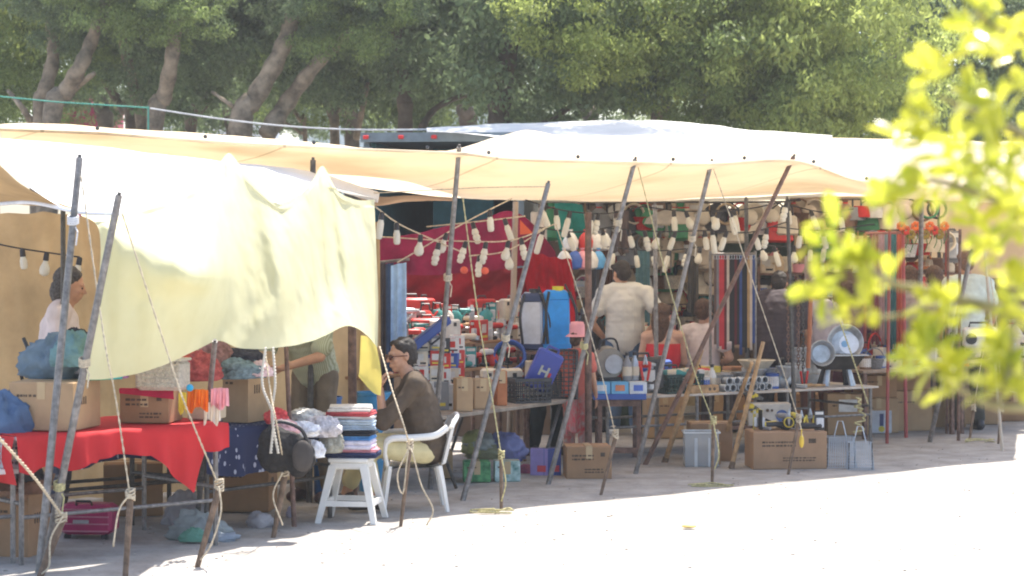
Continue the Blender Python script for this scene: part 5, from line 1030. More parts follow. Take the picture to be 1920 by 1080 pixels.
    b = MB(); b.tube(spline([V((-.235, .30, sz+.30)), V((-.12, .36, sz+.38)), V((.12, .36, sz+.38)), V((.235, .30, sz+.30))], 16), .02, 8); b.build('top_rail', wp, o, smooth=True)
    # blue chair / bins behind
    for lab, px, py, dd, c, r_ in (('blue plastic bin behind the stacked clothes', 612, 770, 15.6, (.03, .13, .36), .11), ('light blue plastic drum between the post and the seated man', 700, 770, 16.1, (.05, .27, .50), .13)):
        q = GX(px, dd); o = thing('plastic_bin', lab, 'bin', q); b = MB(); b.lathe([(r_*.8, 0), (r_, .72), (r_*1.06, .725), (r_*1.06, .745), (r_*.95, .745), (r_*.76, .02), (.001, .02)], n=22, cap=False); b.build('body', mc(c, .4), o, smooth=True); b = MB(); b.lathe([(r_*.95, .5), (r_*1.02, .5), (r_*1.02, .515), (r_*.95, .515)], n=22, cap=False); b.build('hoop', mc(c, .4), o)
    # trousers hanging left of maroon cloth
    for i, (px, w_, c, L_) in enumerate(((716, 14, (.09, .075, .08), 1.3), (728, 20, (.07, .11, .20), 1.35), (749, 26, (.42, .60, .88), .74))):
        dd = 17+.1*i - (.35 if i == 2 else 0); drape(('brown trousers hanging leftmost beside the yellow cloth edge', 'slate blue trousers hanging beside the yellow cloth edge', 'light blue trousers hanging nearest the maroon cloth')[i], P(px-w_/2-3, 498, dd), P(px+w_/2, 492, dd), L_, cloth(c, .1), seed=i, name='trousers', cat='trousers', amp=.02, n=2)
    b = MB(); b.cyl(P(690, 494, 17.1), P(768, 486, 17.1), .012); o = b.build('hanging_rail', M['steel'], loc=tuple(P(690, 494, 17.1))); tag(o, 'short steel rail holding the blue trousers', 'rail')
chair_stool()
# ================================================================ TOOL STALLS
def tool_stall():
    A = GX(812, 15.9); B = GX(1068, 17.75); zt = .57
    t = table('low tool table with crossed dark legs behind the seated man', A, B, 1.0, zt, mat('grey_board', (.30, .25, .20), .8, .2, 8), M['dsteel'], xlegs=True, rails=False); T3 = (*t, zt)
    # stepped stand
    A2 = A + V((-.55, .75, 0)); B2 = B + V((-.15, .95, 0))
    L = (B2-A2).length; a = math.atan2(B2.y-A2.y, B2.x-A2.x); o = thing('display_stand', 'stepped wooden stand crowded with red and white tools', 'stand', A2, a)
    for k, (z, y) in enumerate(((.82, .2), (1.02, .5), (1.16, .8))):
        b = MB(); b.box((L/2, y, z-.012), (L, .3, .024), bev=.004); b.build('shelf', M['kraftd'], o)
        for x in (.05, L/2, L-.05): b = MB(); b.cyl((x, y, 0), (x, y, z-.024), .018); b.build('leg', M['rust'], o)
    S = [(o, a, L, z) for z in (.82, 1.02, 1.16)]
    kinds = ['angle_grinder', 'power_drill', 'tool_case', 'blister_pack', 'product_box', 'spray_can', 'kettle', 'blister_pack']
    cols = ['red', 'red', 'white', 'cream', 'red', 'grey', 'white', 'red', 'silver', 'teal', 'black']
    r = random.Random(11)
    for k, (T, y, wh) in enumerate(((S[0], .2, 'on the lowest step of the tool stand'), (S[1], .5, 'on the middle step of the tool stand'), (S[2], .8, 'on the top step of the tool stand'))):
        n = 19
        for i in range(n):
            px = 745 + (1000-745)*i/(n-1) + r.uniform(-5, 5)
            for dv in (-.07, .07):
                kd = r.choice(kinds); kd = 'blister_pack' if kd == 'silver' else kd; c = r.choice(cols)
                if kd == 'tool_case' and r.random() < .5: kd = 'power_drill'
                p = onT(T, px + r.uniform(-4, 4), y + dv); goods(kd, c, p, a + r.uniform(-.9, .3), r.uniform(.62, .85), wh)
    # front row on the table: brown cartons and packs
    for px, v, sz, lab, m, c_ in ((868, .10, (.13, .12, .26), 'small tan cardboard box at the left front of the tool table', M['kraft'], 0), (903, .10, (.14, .12, .24), 'small tan cardboard box beside the first one on the tool table', M['kraft'], 0), (938, .16, (.08, .14, .28), 'narrow orange brown packet standing beside the crate', mc((.45, .16, .06)), 0), (1000, .45, (.12, .12, .3), 'narrow cream packet standing behind the crate', mc((.55, .48, .38)), 0)):
        carton(lab, onT(T3, px, v), sz, a-R(40), m, ink=1)
    for i, (px, v, c, h) in enumerate(((776, .5, 'red', .9), (790, .45, 'white', 1.0), (804, .42, 'red', .85), (818, .36, 'grey', 1.0), (832, .32, 'white', .9), (846, .5, 'red', .8), (858, .5, 'white', .9))):
        goods('product_box', c, onT(T3, px, v) , a-R(55), h, 'at the pile bottom behind the seated man')
        [goods('product_box', r.choice(['red', 'white', 'grey', 'cream', 'black', 'red', 'blue']), onT(T3, px + r.uniform(-2, 2), v + .03*q_) + V((0, 0, .22*h + .12*q_*.98)), a-R(50) + r.uniform(-.3, .3), .545 + 0*q_, 'in the pile behind the seated man') for q_ in range(3)]
    for i in range(16):
        px = 850 + i*9; goods(r.choice(['blister_pack', 'spray_can', 'bottle', 'blister_pack', 'tool_case']), r.choice(['red', 'white', 'grey', 'pink', 'cream', 'red']), onT(T3, px, .42 + .16*(i % 2)), a - R(35) + r.uniform(-.3, .3), .95, 'on the back half of the tool table')
    crate('black plastic crate standing upright level at the front of the tool table', onT(T3, 990, .13), (.30, .24, .20), a-R(33))
    Mx = Matrix.Rotation(a-R(50), 3, 'Z') @ Matrix.Rotation(R(-90), 3, 'Y')
    q = onT(T3, 1052, .14); crate('black plastic crate standing on its end right of the level one', q + V((.13, 0, .2)), (.40, .26, .24), 0, M3=Mx)
    # blue case with emblem leaning in the crate
    o = thing('tool_case', 'blue moulded case with a white and red emblem leaning in the crate', 'case', onT(T3, 1004, .12, .12), a-R(42)); o.rotation_euler = (R(10), R(24), a-R(42)); bl = mat('blue_case', (.05, .075, .34), .4, .1, 8)
    b = MB(); b.box((0, 0, .15), (.22, .07, .34), bev=.02); b.build('shell', bl, o); b = MB(); b.tube([V((-.05, 0, .32)), V((-.045, 0, .355)), V((.045, 0, .355)), V((.05, 0, .32))], .011, 6); b.build('handle', bl, o)
    b = MB(); b.box((-.03, -.037, .15), (.018, .004, .085)); b.box((.0, -.037, .15), (.05, .004, .018)); b.box((.03, -.037, .15), (.018, .004, .085)); b.build('emblem', mc((.5, .5, .42)), o); b = MB(); b.box((.055, -.037, .13), (.022, .004, .05)); b.build('red_mark', mc((.5, .03, .03)), o)
    goods('hose_coil', 'blue', onT(S[0], 955, .05, .06), 0, 1, 'hanging off the lowest step', tilt=(R(70), 0))
    # sprayers on a small stand
    g = GX(1030, 18.45); o = thing('rack', 'low brown rail rack carrying the two backpack sprayers', 'rack', g, R(15))
    b = MB(); b.box((0, 0, .93), (.55, .26, .03)); b.build('shelf', M['rust'], o)
    for s in (-1, 1):
        for e in (-1, 1): b = MB(); b.cyl((s*.25, e*.11, 0), (s*.25, e*.11, .915), .014); b.build('leg', M['rust'], o)
    for px, lab, c, top, w_, h in ((998, 'white and navy backpack sprayer with black straps', (.60, .62, .68), (.035, .05, .12), .20, .50), (1042, 'bright blue backpack sprayer with yellow cap and black strap', (.02, .30, .80), (.02, .26, .70), .24, .52)):
        o = thing('backpack_sprayer', lab, 'sprayer', V((GX(px, 18.4).x, 18.4, .945)), R(-8 if px < 1010 else 10)); b = MB()
        b.box((0, 0, h/2), (w_, .14, h), bev=.03, top=.92); b.build('tank', mc(c, .35), o)
        b = MB(); b.box((0, 0, h*.9), (w_*.94, .145, h*.18), bev=.02, top=.9); b.build('collar', mc(top, .4), o); b = MB(); b.box((0, 0, .035), (w_*1.03, .15, .06), bev=.012); b.build('base', mc(top, .4), o)
        b = MB(); b.cyl((.02, 0, h*.97), (.02, 0, h*1.06), .05, n=14); b.build('cap', mc((.65, .55, .03)) if px > 1010 else M['black'], o)
        for s in (-.3, .45): b = MB(); b.tube(spline([V((w_*s, -.06, h*.97)), V((w_*s*1.5, -.11, h*.6)), V((w_*s*1.2, -.09, .06))], 12), .013, 6); b.build('strap', M['black'], o)
        b = MB(); b.tube(spline([V((w_*.45, 0, .04)), V((w_*.8, -.05, .2)), V((w_*.6, -.05, h*.8)), V((w_*.3, -.04, h*1.1))], 16), .009, 6); b.build('hose', M['black'], o)
    # below the table
    for lab, px, py, sz, m, ink in (('green printed carton on the ground under the tool table, left half', 893, 905, (.21, .2, .16), mat('green_carton', (.02, .16, .06), .6, .3, 14, c2=(.10, .30, .12)), 1), ('teal and white printed carton on the ground under the tool table, right half', 950, 904, (.20, .2, .16), mat('teal_carton', (.05, .30, .26), .6, .3, 16, c2=(.45, .55, .52)), 1), ('brown cardboard box on the ground right of the purple packs', 1102, 898, (.36, .3, .26), M['kraftd'], 2), ('small tan box leaning at the left of the green carton', 833, 898, (.12, .2, .22), M['kraft'], 0)):
        g = G(px, py); carton(lab, g + V((0, .12, 0)), sz, R(4), m, ink=ink)
    for i, (px, py, c, s_) in enumerate(((915, 855, (.22, .22, .12), (.36, .2, .17)), (950, 856, (.16, .17, .32), (.30, .2, .20)), (890, 845, (.26, .27, .10), (.2, .2, .18)), (905, 838, (.24, .26, .24), (.3, .2, .12)), (988, 893, (.30, .06, .12), (.16, .14, .12)), (960, 860, (.17, .17, .42), (.16, .16, .18)))):
        crumple(('olive patterned sack', 'slate blue plastic sack', 'yellow green sack', 'grey green sack', 'crimson net bag', 'violet blue sack')[i] + ' under the tool table', P(px, py, 17.3) - V((0, 0, .02 if i != 4 else .03)), s_, mc(c, .5, bump=.5), seed=81+i, name='sack', cat='sack')
    for px, c, lab, rz in ((1012, (.28, .22, .48), 'lilac packet leaning under the tool table', -8), (1035, (.04, .07, .28), 'navy blue packet with red corner beside the brown box', 5)):
        g = G(px, 893); o = thing('product_box', lab, 'box', g + V((0, .05, 0)), R(rz)); b = MB(); b.box((0, 0, .11), (.14, .08, .22), bev=.002); b.build('carton', mc(c, .4), o); b = MB(); b.box((.02, -.042, .06), (.07, .002, .05)); b.build('picture', mc((.55, .06, .08)), o)
    drape('red patterned cloth hanging over the table corner by the crates', P(1062, 752, 17.6), P(1090, 745, 18.), .28, mat('red_floral_drape', (.42, .30, .26), .9, .15, 24, c2=(.45, .03, .04)), seed=3, name='hanging_cloth', cat='cloth')
    for i, (px, w_, c, nm) in enumerate(((870, 8, (.03, .05, .12), 'navy'),)):
        o = thing('carry_case', 'long blue case leaning diagonally over the tool stand at its left end', 'case', P(768, 655, 16.6), 0); o.rotation_euler = (0, R(52), R(10)); b = MB(); b.box((0, 0, .18), (.07, .16, .42), bev=.02); b.build('shell', mat('blue_long_case', (.03, .07, .27), .4, .1, 8), o); b = MB(); b.tube([V((.035, -.05, .15)), V((.07, -.05, .15)), V((.07, -.05, .25)), V((.035, -.05, .25))], .009, 6); b.build('handle', M['black'], o)
tool_stall()
def blue_table():
    A = GX(1112, 17.95); B = GX(1212, 17.95); z = .60
    t = table('small reddish wooden table with a blue top', A, B, .7, z, mat('blue_top', (.04, .10, .36), .5, .08, 6), M['rust'], thick=.05, rails=False); T = (*t, z)
    b = MB(); b.box((t[2]/2, .05, .12), (t[2]-.14, .035, .045)); b.build('stretcher', M['rust'], t[0]); b = MB(); b.box((t[2]/2, .04, z-.08), (t[2]-.1, .02, .055)); b.build('apron', M['rust'], t[0])
    for i, px in enumerate((1126, 1160, 1194)):
        o = thing('product_box', ('light blue flat carton at the left front of the blue topped table', 'light blue flat carton with a picture in the middle of the blue topped table', 'white and blue flat carton at the right of the blue topped table')[i], 'box', onT(T, px, .1), R(4)); b = MB(); b.box((0, 0, .05), (.148, .2, .10), bev=.003); b.build('carton', mc(((.10, .32, .55), (.12, .36, .58), (.55, .58, .62))[i], .4), o)
        b = MB(); b.box((0, -.102, .05), (.08, .002, .05)); b.build('picture', mc(((.6, .6, .6), (.55, .2, .1), (.08, .15, .5))[i]), o)
    o = thing('fan_head', 'round grey machine with pale disc face on the blue topped table', 'machine', onT(T, 1140, .2, .10), R(15)); b = MB(); b.cyl((0, .04, .15), (0, -.06, .15), .145, .13, 24); b.build('housing', mc((.22, .20, .17), .6), o, smooth=True); b = MB(); b.cyl((.03, -.062, .14), (.03, -.075, .14), .085, .08, 22); b.build('disc', mc((.36, .38, .42), .3), o, smooth=True); b = MB(); b.box((0, .0, .015), (.2, .14, .03), bev=.008); b.build('base', M['black'], o)
    b = MB(); b.tube(spline([V((-.08, 0, .26)), V((-.05, 0, .34)), V((.06, 0, .35)), V((.1, 0, .24))], 14), .01, 6); b.build('handle', M['black'], o)
    r = random.Random(4)
    for i, (k, c, px, v, s) in enumerate((('bottle', 'grey', 1176, .15, 1.1), ('bottle', 'silver', 1190, .2, 1.1), ('power_drill', 'red', 1205, .2, .9), ('spray_can', 'grey', 1183, .35, 1.), ('angle_grinder', 'black', 1200, .4, 1.), ('power_drill', 'blue', 1190, .5, 1.3), ('tool_case', 'red', 1172, .55, .8), ('tool_case', 'black', 1206, .55, 1.), ('spray_can', 'orange', 1168, .2, .6), ('pliers', 'red', 1210, .08, 1.), ('blister_pack', 'white', 1160, .6, 1.2), ('blister_pack', 'red', 1120, .62, 1.1))):
        goods(k, c, onT(T, px, v, .10 if v < .21 else 0), r.uniform(-.8, .8), s, 'on the blue topped table')
blue_table()
def long_table():
    A = P(1134, 745, 18.25); B = P(1648, 722, 19.8); A.z = B.z = 0; z = .545
    t = table('long pale table laden with metal wares on thin steel legs', A, B, 1.0, z, mat('pale_worn_board', (.52, .46, .40), .7, .2, 6), M['steel'], thick=.02, rails=True); T = (*t, z); L = t[2]; a = t[1]
    b = MB()
    for x in (L*.33, L*.66):
        for y in (.05, .95): b = MB(); b.cyl((x, y, z-.02), (x, y, 0), .016); b.build('leg', M['steel'], t[0])
    w_ = 'on the long metal wares table'; r = random.Random(9); f = lambda px, v, dz=0: onT(T, px, v, dz)
    crate('shallow dark green crate at the left of the long table', f(1268, .22), (.38, .28, .17), a, mc((.02, .05, .045)))
    for i, (px, v, dz, c) in enumerate(((1243, .2, .17, 'teal'), (1262, .28, .17, 'green'), (1282, .22, .18, 'teal'))): goods('bottle', c, f(px, v, dz), r.uniform(0, 3), 1.1, 'lying in the dark green crate', tilt=(R(88), 0))
    o = thing('wooden_block', 'orange wooden block with two round holes at the front of the long table', 'wooden block', f(1318, .06), a); b = MB(); b.box((0, 0, .035), (.30, .07, .07), bev=.004); b.build('body', M['wood'], o)
    for s in (.05, .1): b = MB(); b.cyl((s, -.036, .035), (s, -.037, .035), .015, n=12); b.build('hole', M['ink'], o)
    k = 0
    for row in range(2):
        for i in range(7 - row):
            px = 1357 + 13.2*i + row*6.5; goods('pipe_fitting', 'silver', f(px, .10, .098*row*.62), a + r.uniform(-.15, .15), .62 + .0*i, ('in the lower' if row == 0 else 'in the upper') + ' row of stacked pipe fittings')
    for i in range(11): goods(r.choice(['pipe_fitting', 'paint_can', 'funnel', 'pipe_fitting']), 'silver', f(1352 + i*10, .30, 0), a + r.uniform(-.6, .6), .8, 'behind the stacked pipe fittings')
    for i in range(9): goods(r.choice(['funnel', 'saucepan', 'bottle', 'metal_bucket']), r.choice(['silver', 'silver', 'white']), f(1330 + i*13, .52, 0), r.uniform(0, 3), .62, 'in the middle of the long table')
    # stacked boards
    for i in range(4):
        o = thing('wooden_board', ('bottom', 'second', 'third', 'top')[i] + ' board of the short stack of boards behind the funnels', 'board', f(1385, .78, .04+.035*i), a + R((4, -5, 3, -2)[i]), 'boards stacked on the long table'); b = MB(); b.box((0, 0, .015), (.32-.02*i, .16, .03), bev=.004); b.build('plank', mat('board_%d' % i, ((.30, .16, .09), (.40, .26, .15), (.48, .34, .2), (.36, .18, .1))[i], .8, .2, 9), o)
        b = MB(); b.cyl((.12, -.082, .015), (.12, -.079, .015), .008, n=8); b.build('nail', M['dsteel'], o)
    for k_, c, px, v, s, dz in (('product_box', 'white', 1300, .25, .9, 0), ('product_box', 'cream', 1322, .35, .8, 0), ('bottle', 'white', 1335, .2, 1.1, 0), ('tool_case', 'red', 1305, .45, .7, 0), ('paint_can', 'white', 1318, .15, .8, 0), ('paint_can', 'red', 1298, .6, .8, 0), ('radio', 'black', 1250, .6, 1, 0), ('product_box', 'yellow', 1330, .6, .9, 0), ('radio', 'black', 1420, .85, .9, 0.), ('kettle', 'silver', 1465, .3, 1.2, 0), ('saucepan', 'blue', 1455, .75, 1.2, 0), ('bowl', 'cream', 1418, .42, 1.1, .14), ('hammer', 'silver', 1500, .1, 1.1, 0), ('hammer', 'black', 1486, .18, 1.1, 0), ('pliers', 'red', 1508, .2, 1., 0), ('funnel', 'silver', 1475, .15, .9, 0), ('paint_can', 'silver', 1440, .35, 1., 0), ('paint_can', 'blue', 1448, .22, .8, 0), ('metal_bucket', 'silver', 1486, .55, .7, 0), ('radio', 'grey', 1225, .35, .8, 0), ('kettle', 'white', 1302, .75, .9, 0), ('product_box', 'red', 1222, .7, 1., 0), ('tool_case', 'blue', 1236, .85, .9, 0)):
        goods(k_, c, f(px, v, dz), a + r.uniform(-.6, .6), s, w_)
    # galvanised tub, basins
    q = f(1516, .62); o = thing('metal_tub', 'tall galvanised tub standing on the long table', 'tub', q); b = MB(); b.lathe([(.13, 0), (.15, .33), (.158, .335), (.145, .33), (.125, .01), (.001, .01)], n=26, cap=False); b.build('wall', M['galv'], o, smooth=True)
    for zz in (.09, .22): b = MB(); rr = .13+.02*zz/.33+.002; b.lathe([(rr, zz), (rr+.006, zz+.008), (rr, zz+.016)], n=26, cap=False); b.build('rib', M['galv'], o)
    for lab, px, py, dd, r_ in (('large galvanised basin standing on edge behind the black grill', 1585, 642, 19.75, .165), ('smaller galvanised basin on edge left of the large one', 1542, 662, 19.5, .115)):
        q = P(px, py, dd); o = thing('metal_basin', lab, 'basin', V((q.x, q.y, q.z-r_))); Mx = Matrix.Rotation(R(82), 3, 'X'); b = MB(); b.lathe([(.001, -.06), (r_*.7, -.06), (r_*.95, 0), (r_, .004), (r_, -.004), (r_*.72, -.066), (.001, -.066)], (0, 0, r_), 30, Mx, cap=False); b.build('bowl', M['galv'], o, smooth=True)
        b = MB(); b.tube([V((r_*math.cos(x_), -.0, r_+r_*math.sin(x_))) for x_ in [j*math.pi/15 for j in range(31)]], .006, 6); b.build('rim', M['galv'], o)
    q = P(1592, 645, 19.3); b = MB(); 
    o = thing('white_plate', 'round white plate in front of the large galvanised basin', 'plate', q - V((0, 0, .09))); Mx = Matrix.Rotation(R(80), 3, 'X'); b.lathe([(.001, -.01), (.05, -.01), (.085, 0), (.09, .003), (.05, -.016), (.001, -.016)], (0, 0, .09), 26, Mx, cap=False); b.build('dish', mc((.62, .68, .78), .3), o, smooth=True); b = MB(); b.cyl((-.04, -.0, .09), (-.04, .01, .09), .03, n=14); b.build('blue_centre', mc((.2, .38, .6)), o)
    # black grill
    q = f(1568, .22); o = thing('barbecue_grill', 'black tapered barbecue grill on pale metal legs', 'grill', q, a-R(20)); b = MB()
    X0, X1, Y0, Y1 = .23, .15, .15, .09; z0, z1 = .155, .285; vs = [(-X1, -Y1, z0), (X1, -Y1, z0), (X1, Y1, z0), (-X1, Y1, z0), (-X0, -Y0, z1), (X0, -Y0, z1), (X0, Y0, z1), (-X0, Y0, z1)]
    b.add(vs, [(3, 2, 1, 0), (0, 1, 5, 4), (1, 2, 6, 5), (2, 3, 7, 6), (3, 0, 4, 7)]); b.build('fire_box', mat('black_iron', (.035, .032, .03), .55, .35, 10, metal=.3), o); b = MB(); b.box((0, 0, z1+.004), (.52, .34, .008)); b.build('rim', M['galv'], o)
    b = MB()
    for i in range(12): b.cyl((-.2+.036*i, -.13, z1+.014), (-.2+.036*i, .13, z1+.014), .003, n=5)
    b.build('grate', M['dsteel'], o)
    for s in (-1, 1):
        for e in (-1, 1): b = MB(); b.tube([V((s*.10, e*.06, z0)), V((s*.13, e*.08, 0))], [.022, .032], 6); b.build('leg', M['galv'] if e < 0 else M['black'], o)
    # chain lengths hanging from a post
    for i, px in enumerate((1478, 1486, 1497, 1506)):
        top = P(px, 512 + i*6, 18.9); b = MB(); n = 26
        for k in range(n):
            c = V((0, 0, -.031*k)); Mx = Matrix.Rotation(R(90*(k % 2)), 3, 'Z'); b.tube([c + Mx @ V((.012*math.cos(x_), 0, .021*math.sin(x_))) for x_ in [j*math.pi/4 for j in range(9)]], .005, 4, False)
        o = b.build('chain', M['rust'] if i % 2 == 0 else M['dsteel'], loc=(0, 0, 0)); o.location = top; auto(o, 'hanging chain of the bundle by the galvanised tub', 'chains hanging by the tub')
    b = MB(); b.tube(spline([P(1520, 560, 18.9), P(1518, 620, 18.9), P(1515, 690, 18.9)], 8), .02, 8); o = b.build('wooden_rod', mat('orange_handle', (.35, .12, .05), .6, .2, 9), loc=tuple(P(1515, 690, 18.9)), smooth=True); tag(o, 'orange brown tool handle upright before the galvanised tub', 'handle')
    # under the long table
    g = G(1478, 880); carton('big open cardboard box in front of the long table', g + V((0, .18, 0)), (.62, .34, .31), R(6), M['kraft'] if False else mat('warm_cardboard', (.37, .225, .13), .85, .08, 5), open_=False, tape=False, ink=2)
    top = g + V((0, .18, .315)); 
    for i in range(12): goods(r.choice(['hammer', 'pliers', 'angle_grinder', 'power_drill', 'blister_pack']), r.choice(['black', 'black', 'yellow', 'grey']), top + V((-.26+.048*i, r.uniform(-.1, .1), 0)), r.uniform(0, 3), .75, 'piled on the big cardboard box')
    o = goods('hose_coil', 'yellow', top + V((.02, -.05, .06)), 0, .3, 'on the big cardboard box', tilt=(R(80), 0))
    carton('brown carton behind the clear plastic box under the long table', G(1335, 868) + V((0, .25, 0)), (.36, .3, .33), R(2), M['kraftd'], ink=1)
    carton('small brown carton in front of the carton behind the wooden poles', G(1325, 875) + V((0.03, .2, 0)), (.2, .12, .18), R(2), M['kraftd'], ink=1)
    # clear plastic box
    g = G(1316, 875); o = thing('clear_box', 'clear plastic storage box under the long table', 'box', g + V((0, .1, 0))); cm = mat('clear_plastic', (.55, .58, .60), .15, .03, 5, tr=.2, alpha=.38, spec=.6); b = MB()
    for s in (-1, 1): b.box((s*.14, 0, .14), (.004, .22, .28)); b.box((0, s*.11, .14), (.276, .004, .28))
    b.box((0, 0, .004), (.276, .216, .006)); b.build('walls', cm, o); b = MB()
    for s in (-1, 1): b.box((0, s*.115, .285), (.31, .02, .012)); b.box((s*.148, 0, .285), (.014, .21, .012))
    b.build('rim', mc((.6, .62, .62), .3), o); b = MB(); b.box((-.05, -.114, .12), (.025, .004, .24)); b.box((.06, -.114, .12), (.015, .004, .24)); b.build('rib', mc((.55, .57, .58)), o)
    # white crate with a picture, gloves
    g = P(1440, 812, 19.1); o = thing('printed_carton', 'white carton with blue round picture under the long table', 'box', V((g.x, 19.1, .18)), R(2)); b = MB(); b.box((0, 0, .15), (.38, .2, .22), bev=.003); b.build('carton', mc((.60, .55, .48), .6), o); b = MB(); b.cyl((.11, -.101, .15), (.11, -.103, .15), .055, n=20); b.build('picture', mc((.08, .14, .34)), o); b = MB(); b.cyl((-.02, -.101, .2), (-.02, -.103, .2), .015, n=10); b.cyl((.02, -.101, .2), (.02, -.103, .2), .012, n=10); b.build('print', M['ink'], o)
    o = thing('box_shelf', 'dark reddish shelf under the long table holding the printed carton', 'shelf', V((g.x, 19.1, 0)), R(2)); b = MB(); b.box((-.05, 0, .23), (.62, .3, .03)); b.build('board', M['rust'], o)
    for s in (-.35, .25):
        for e in (-1, 1): b = MB(); b.cyl((s, e*.13, 0), (s, e*.13, .215), .018, n=4); b.build('leg', M['rust'], o)
    for i in range(6): crumple('yellow work glove hanging in the bunch beside the printed carton', P(1405 + 7*(i % 3), 742 + 12*(i//3) + 4*i, 18.8), (.10, .06, .04), mc((.62, .46, .05) if i % 2 else (.10, .09, .08), .8), seed=91+i, name='work_glove', cat='glove', group='gloves hanging under the long table')
    for k, o in enumerate([x for x in COL.objects if x.name.startswith('work_glove')]): auto(o, 'yellow work glove in the bunch beside the printed carton' if k % 2 else 'dark work glove in the bunch beside the printed carton', 'gloves hanging under the long table')
    carton('tall cardboard box with a white paper label right of the big open carton', G(1592, 818) + V((0, .25, 0)), (.40, .3, .40), R(2), M['kraft'], ink=1, sheet_=True)
    g = G(1653, 812); o = thing('product_box', 'white appliance carton with a dark blue picture on the ground at the right', 'box', g + V((0, .1, 0)), R(0)); b = MB(); b.box((0, 0, .11), (.2, .2, .22), bev=.003); b.build('carton', mc((.58, .6, .64)), o); b = MB(); b.box((.0, -.102, .13), (.04, .002, .12)); b.build('picture', mc((.05, .07, .18)), o); b = MB(); b.cyl((0, -.101, .04), (0, -.103, .04), .03, n=12); b.build('yellow_mark', mc((.6, .5, .05)), o)
    # wire baskets
    for i, (px, py, W_, H_) in enumerate(((1577, 876, .26, .25), (1614, 880, .22, .22))):
        g = G(px, py); o = thing('wire_basket', ('left pale blue wire basket with tall loop handle on the shade edge', 'right pale blue wire basket on the shade edge')[i], 'basket', g + V((0, .05, 0)), R(-4)); wm = mc((.46, .52, .60), .4, .3); b = MB(); n = 13
        for s in (-1, 1):
            for k in range(n+1):
                x = -1 + 2*k/n; b.cyl((x*W_*.5, s*W_*.36, 0), (x*W_*.42, s*W_*.3, H_), .0022, n=4); b.cyl((s*W_*.5, x*W_*.36, 0), (s*W_*.42, x*W_*.3, H_), .0022, n=4)
            for k in range(10): u = k/9; w1 = W_*(.5-.08*u); w2 = W_*(.36-.06*u); b.cyl((-w1, s*w2, H_*u), (w1, s*w2, H_*u), .0022, n=4); b.cyl((s*w1, -w2, H_*u), (s*w1, w2, H_*u), .0022, n=4)
        b.build('mesh', wm, o); b = MB(); b.tube([(-.05, 0, H_), (-.02, 0, H_+.13), (.02, 0, H_+.13), (.05, 0, H_)], .005, 5); b.build('handle', wm, o)
        b = MB()
        for s in (-1, 1): b = MB(); b.cyl((s*W_*.43, -W_*.3, 0), (s*W_*.43, -W_*.3, H_), .006, n=5); b.build('corner_wire', M['dsteel'], o)
    b = MB(); pts = [V((r.uniform(-.06, .06), r.uniform(-.02, .02), -.02*i)) for i in range(16)]; b.tube(spline(pts, 90), .007, 5); o = b.build('rope_bundle', M['yrope'], loc=(0, 0, 0)); o.location = P(1612, 745, 18.5); tag(o, 'yellow rope bundle hanging before the labelled cardboard box', 'rope')
    b = MB(); b.ell((0, 0, 0), (.02, .02, .05)); b.cyl((0, 0, .04), (0, 0, .1), .005); o = b.build('brush', mc((.62, .42, .05)), smooth=True); o.location = P(1503, 828, 16.9); tag(o, 'small yellow tassel hanging from the stake by the big open carton', 'tassel')
long_table()
def belts():
    for i, (x0, x1) in enumerate(((1338, 1412),)):
        b = MB(); o = thing('belt_rack', 'steel rail on two posts holding the hanging belts', 'rack', GX(1375, 20.3)); q = o.location
        b.cyl(P(1330, 476, 20.3)-q, P(1418, 476, 20.3)-q, .012); b.build('rail', M['steel'], o)
        for px in (1332, 1416): b = MB(); b.cyl(P(px, 470, 20.3)-q, GX(px, 20.3)-q, .014); b.build('post', M['steel'], o)
    r = random.Random(3); cs = [('brown', (.10, .06, .05)), ('red', (.42, .03, .04)), ('cream', (.45, .38, .32)), ('black', (.015, .015, .018)), ('dark maroon', (.09, .015, .02)), ('blue', (.03, .06, .2)), ('grey', (.16, .16, .18)), ('tan', (.35, .22, .1))]
    order = [0, 6, 1, 1, 4, 2, 3, 3, 4, 3, 5, 3, 3, 7, 2, 5]
    for i, k in enumerate(order):
        px = 1341 + 4.8*i; L = r.uniform(.82, .95); top = P(px, 478, 20.27); o = thing('belt', 'x', 'belt', top); b = MB(); w_ = .028
        b.box((0, 0, -L/2), (w_*.9, .006, L)); b.build('strap', mc(cs[k][1], .7), o); b = MB()
        for s in (-1, 1): b.box((s*.013, -.004, -.02), (.004, .006, .04)); b.box((0, -.004, -.02+s*.018), (.022, .006, .004))
        b.build('buckle', M['galv'], o); auto(o, cs[k][0] + ' belt hanging from the steel rail', 'belts hanging on the steel rail')
belts()
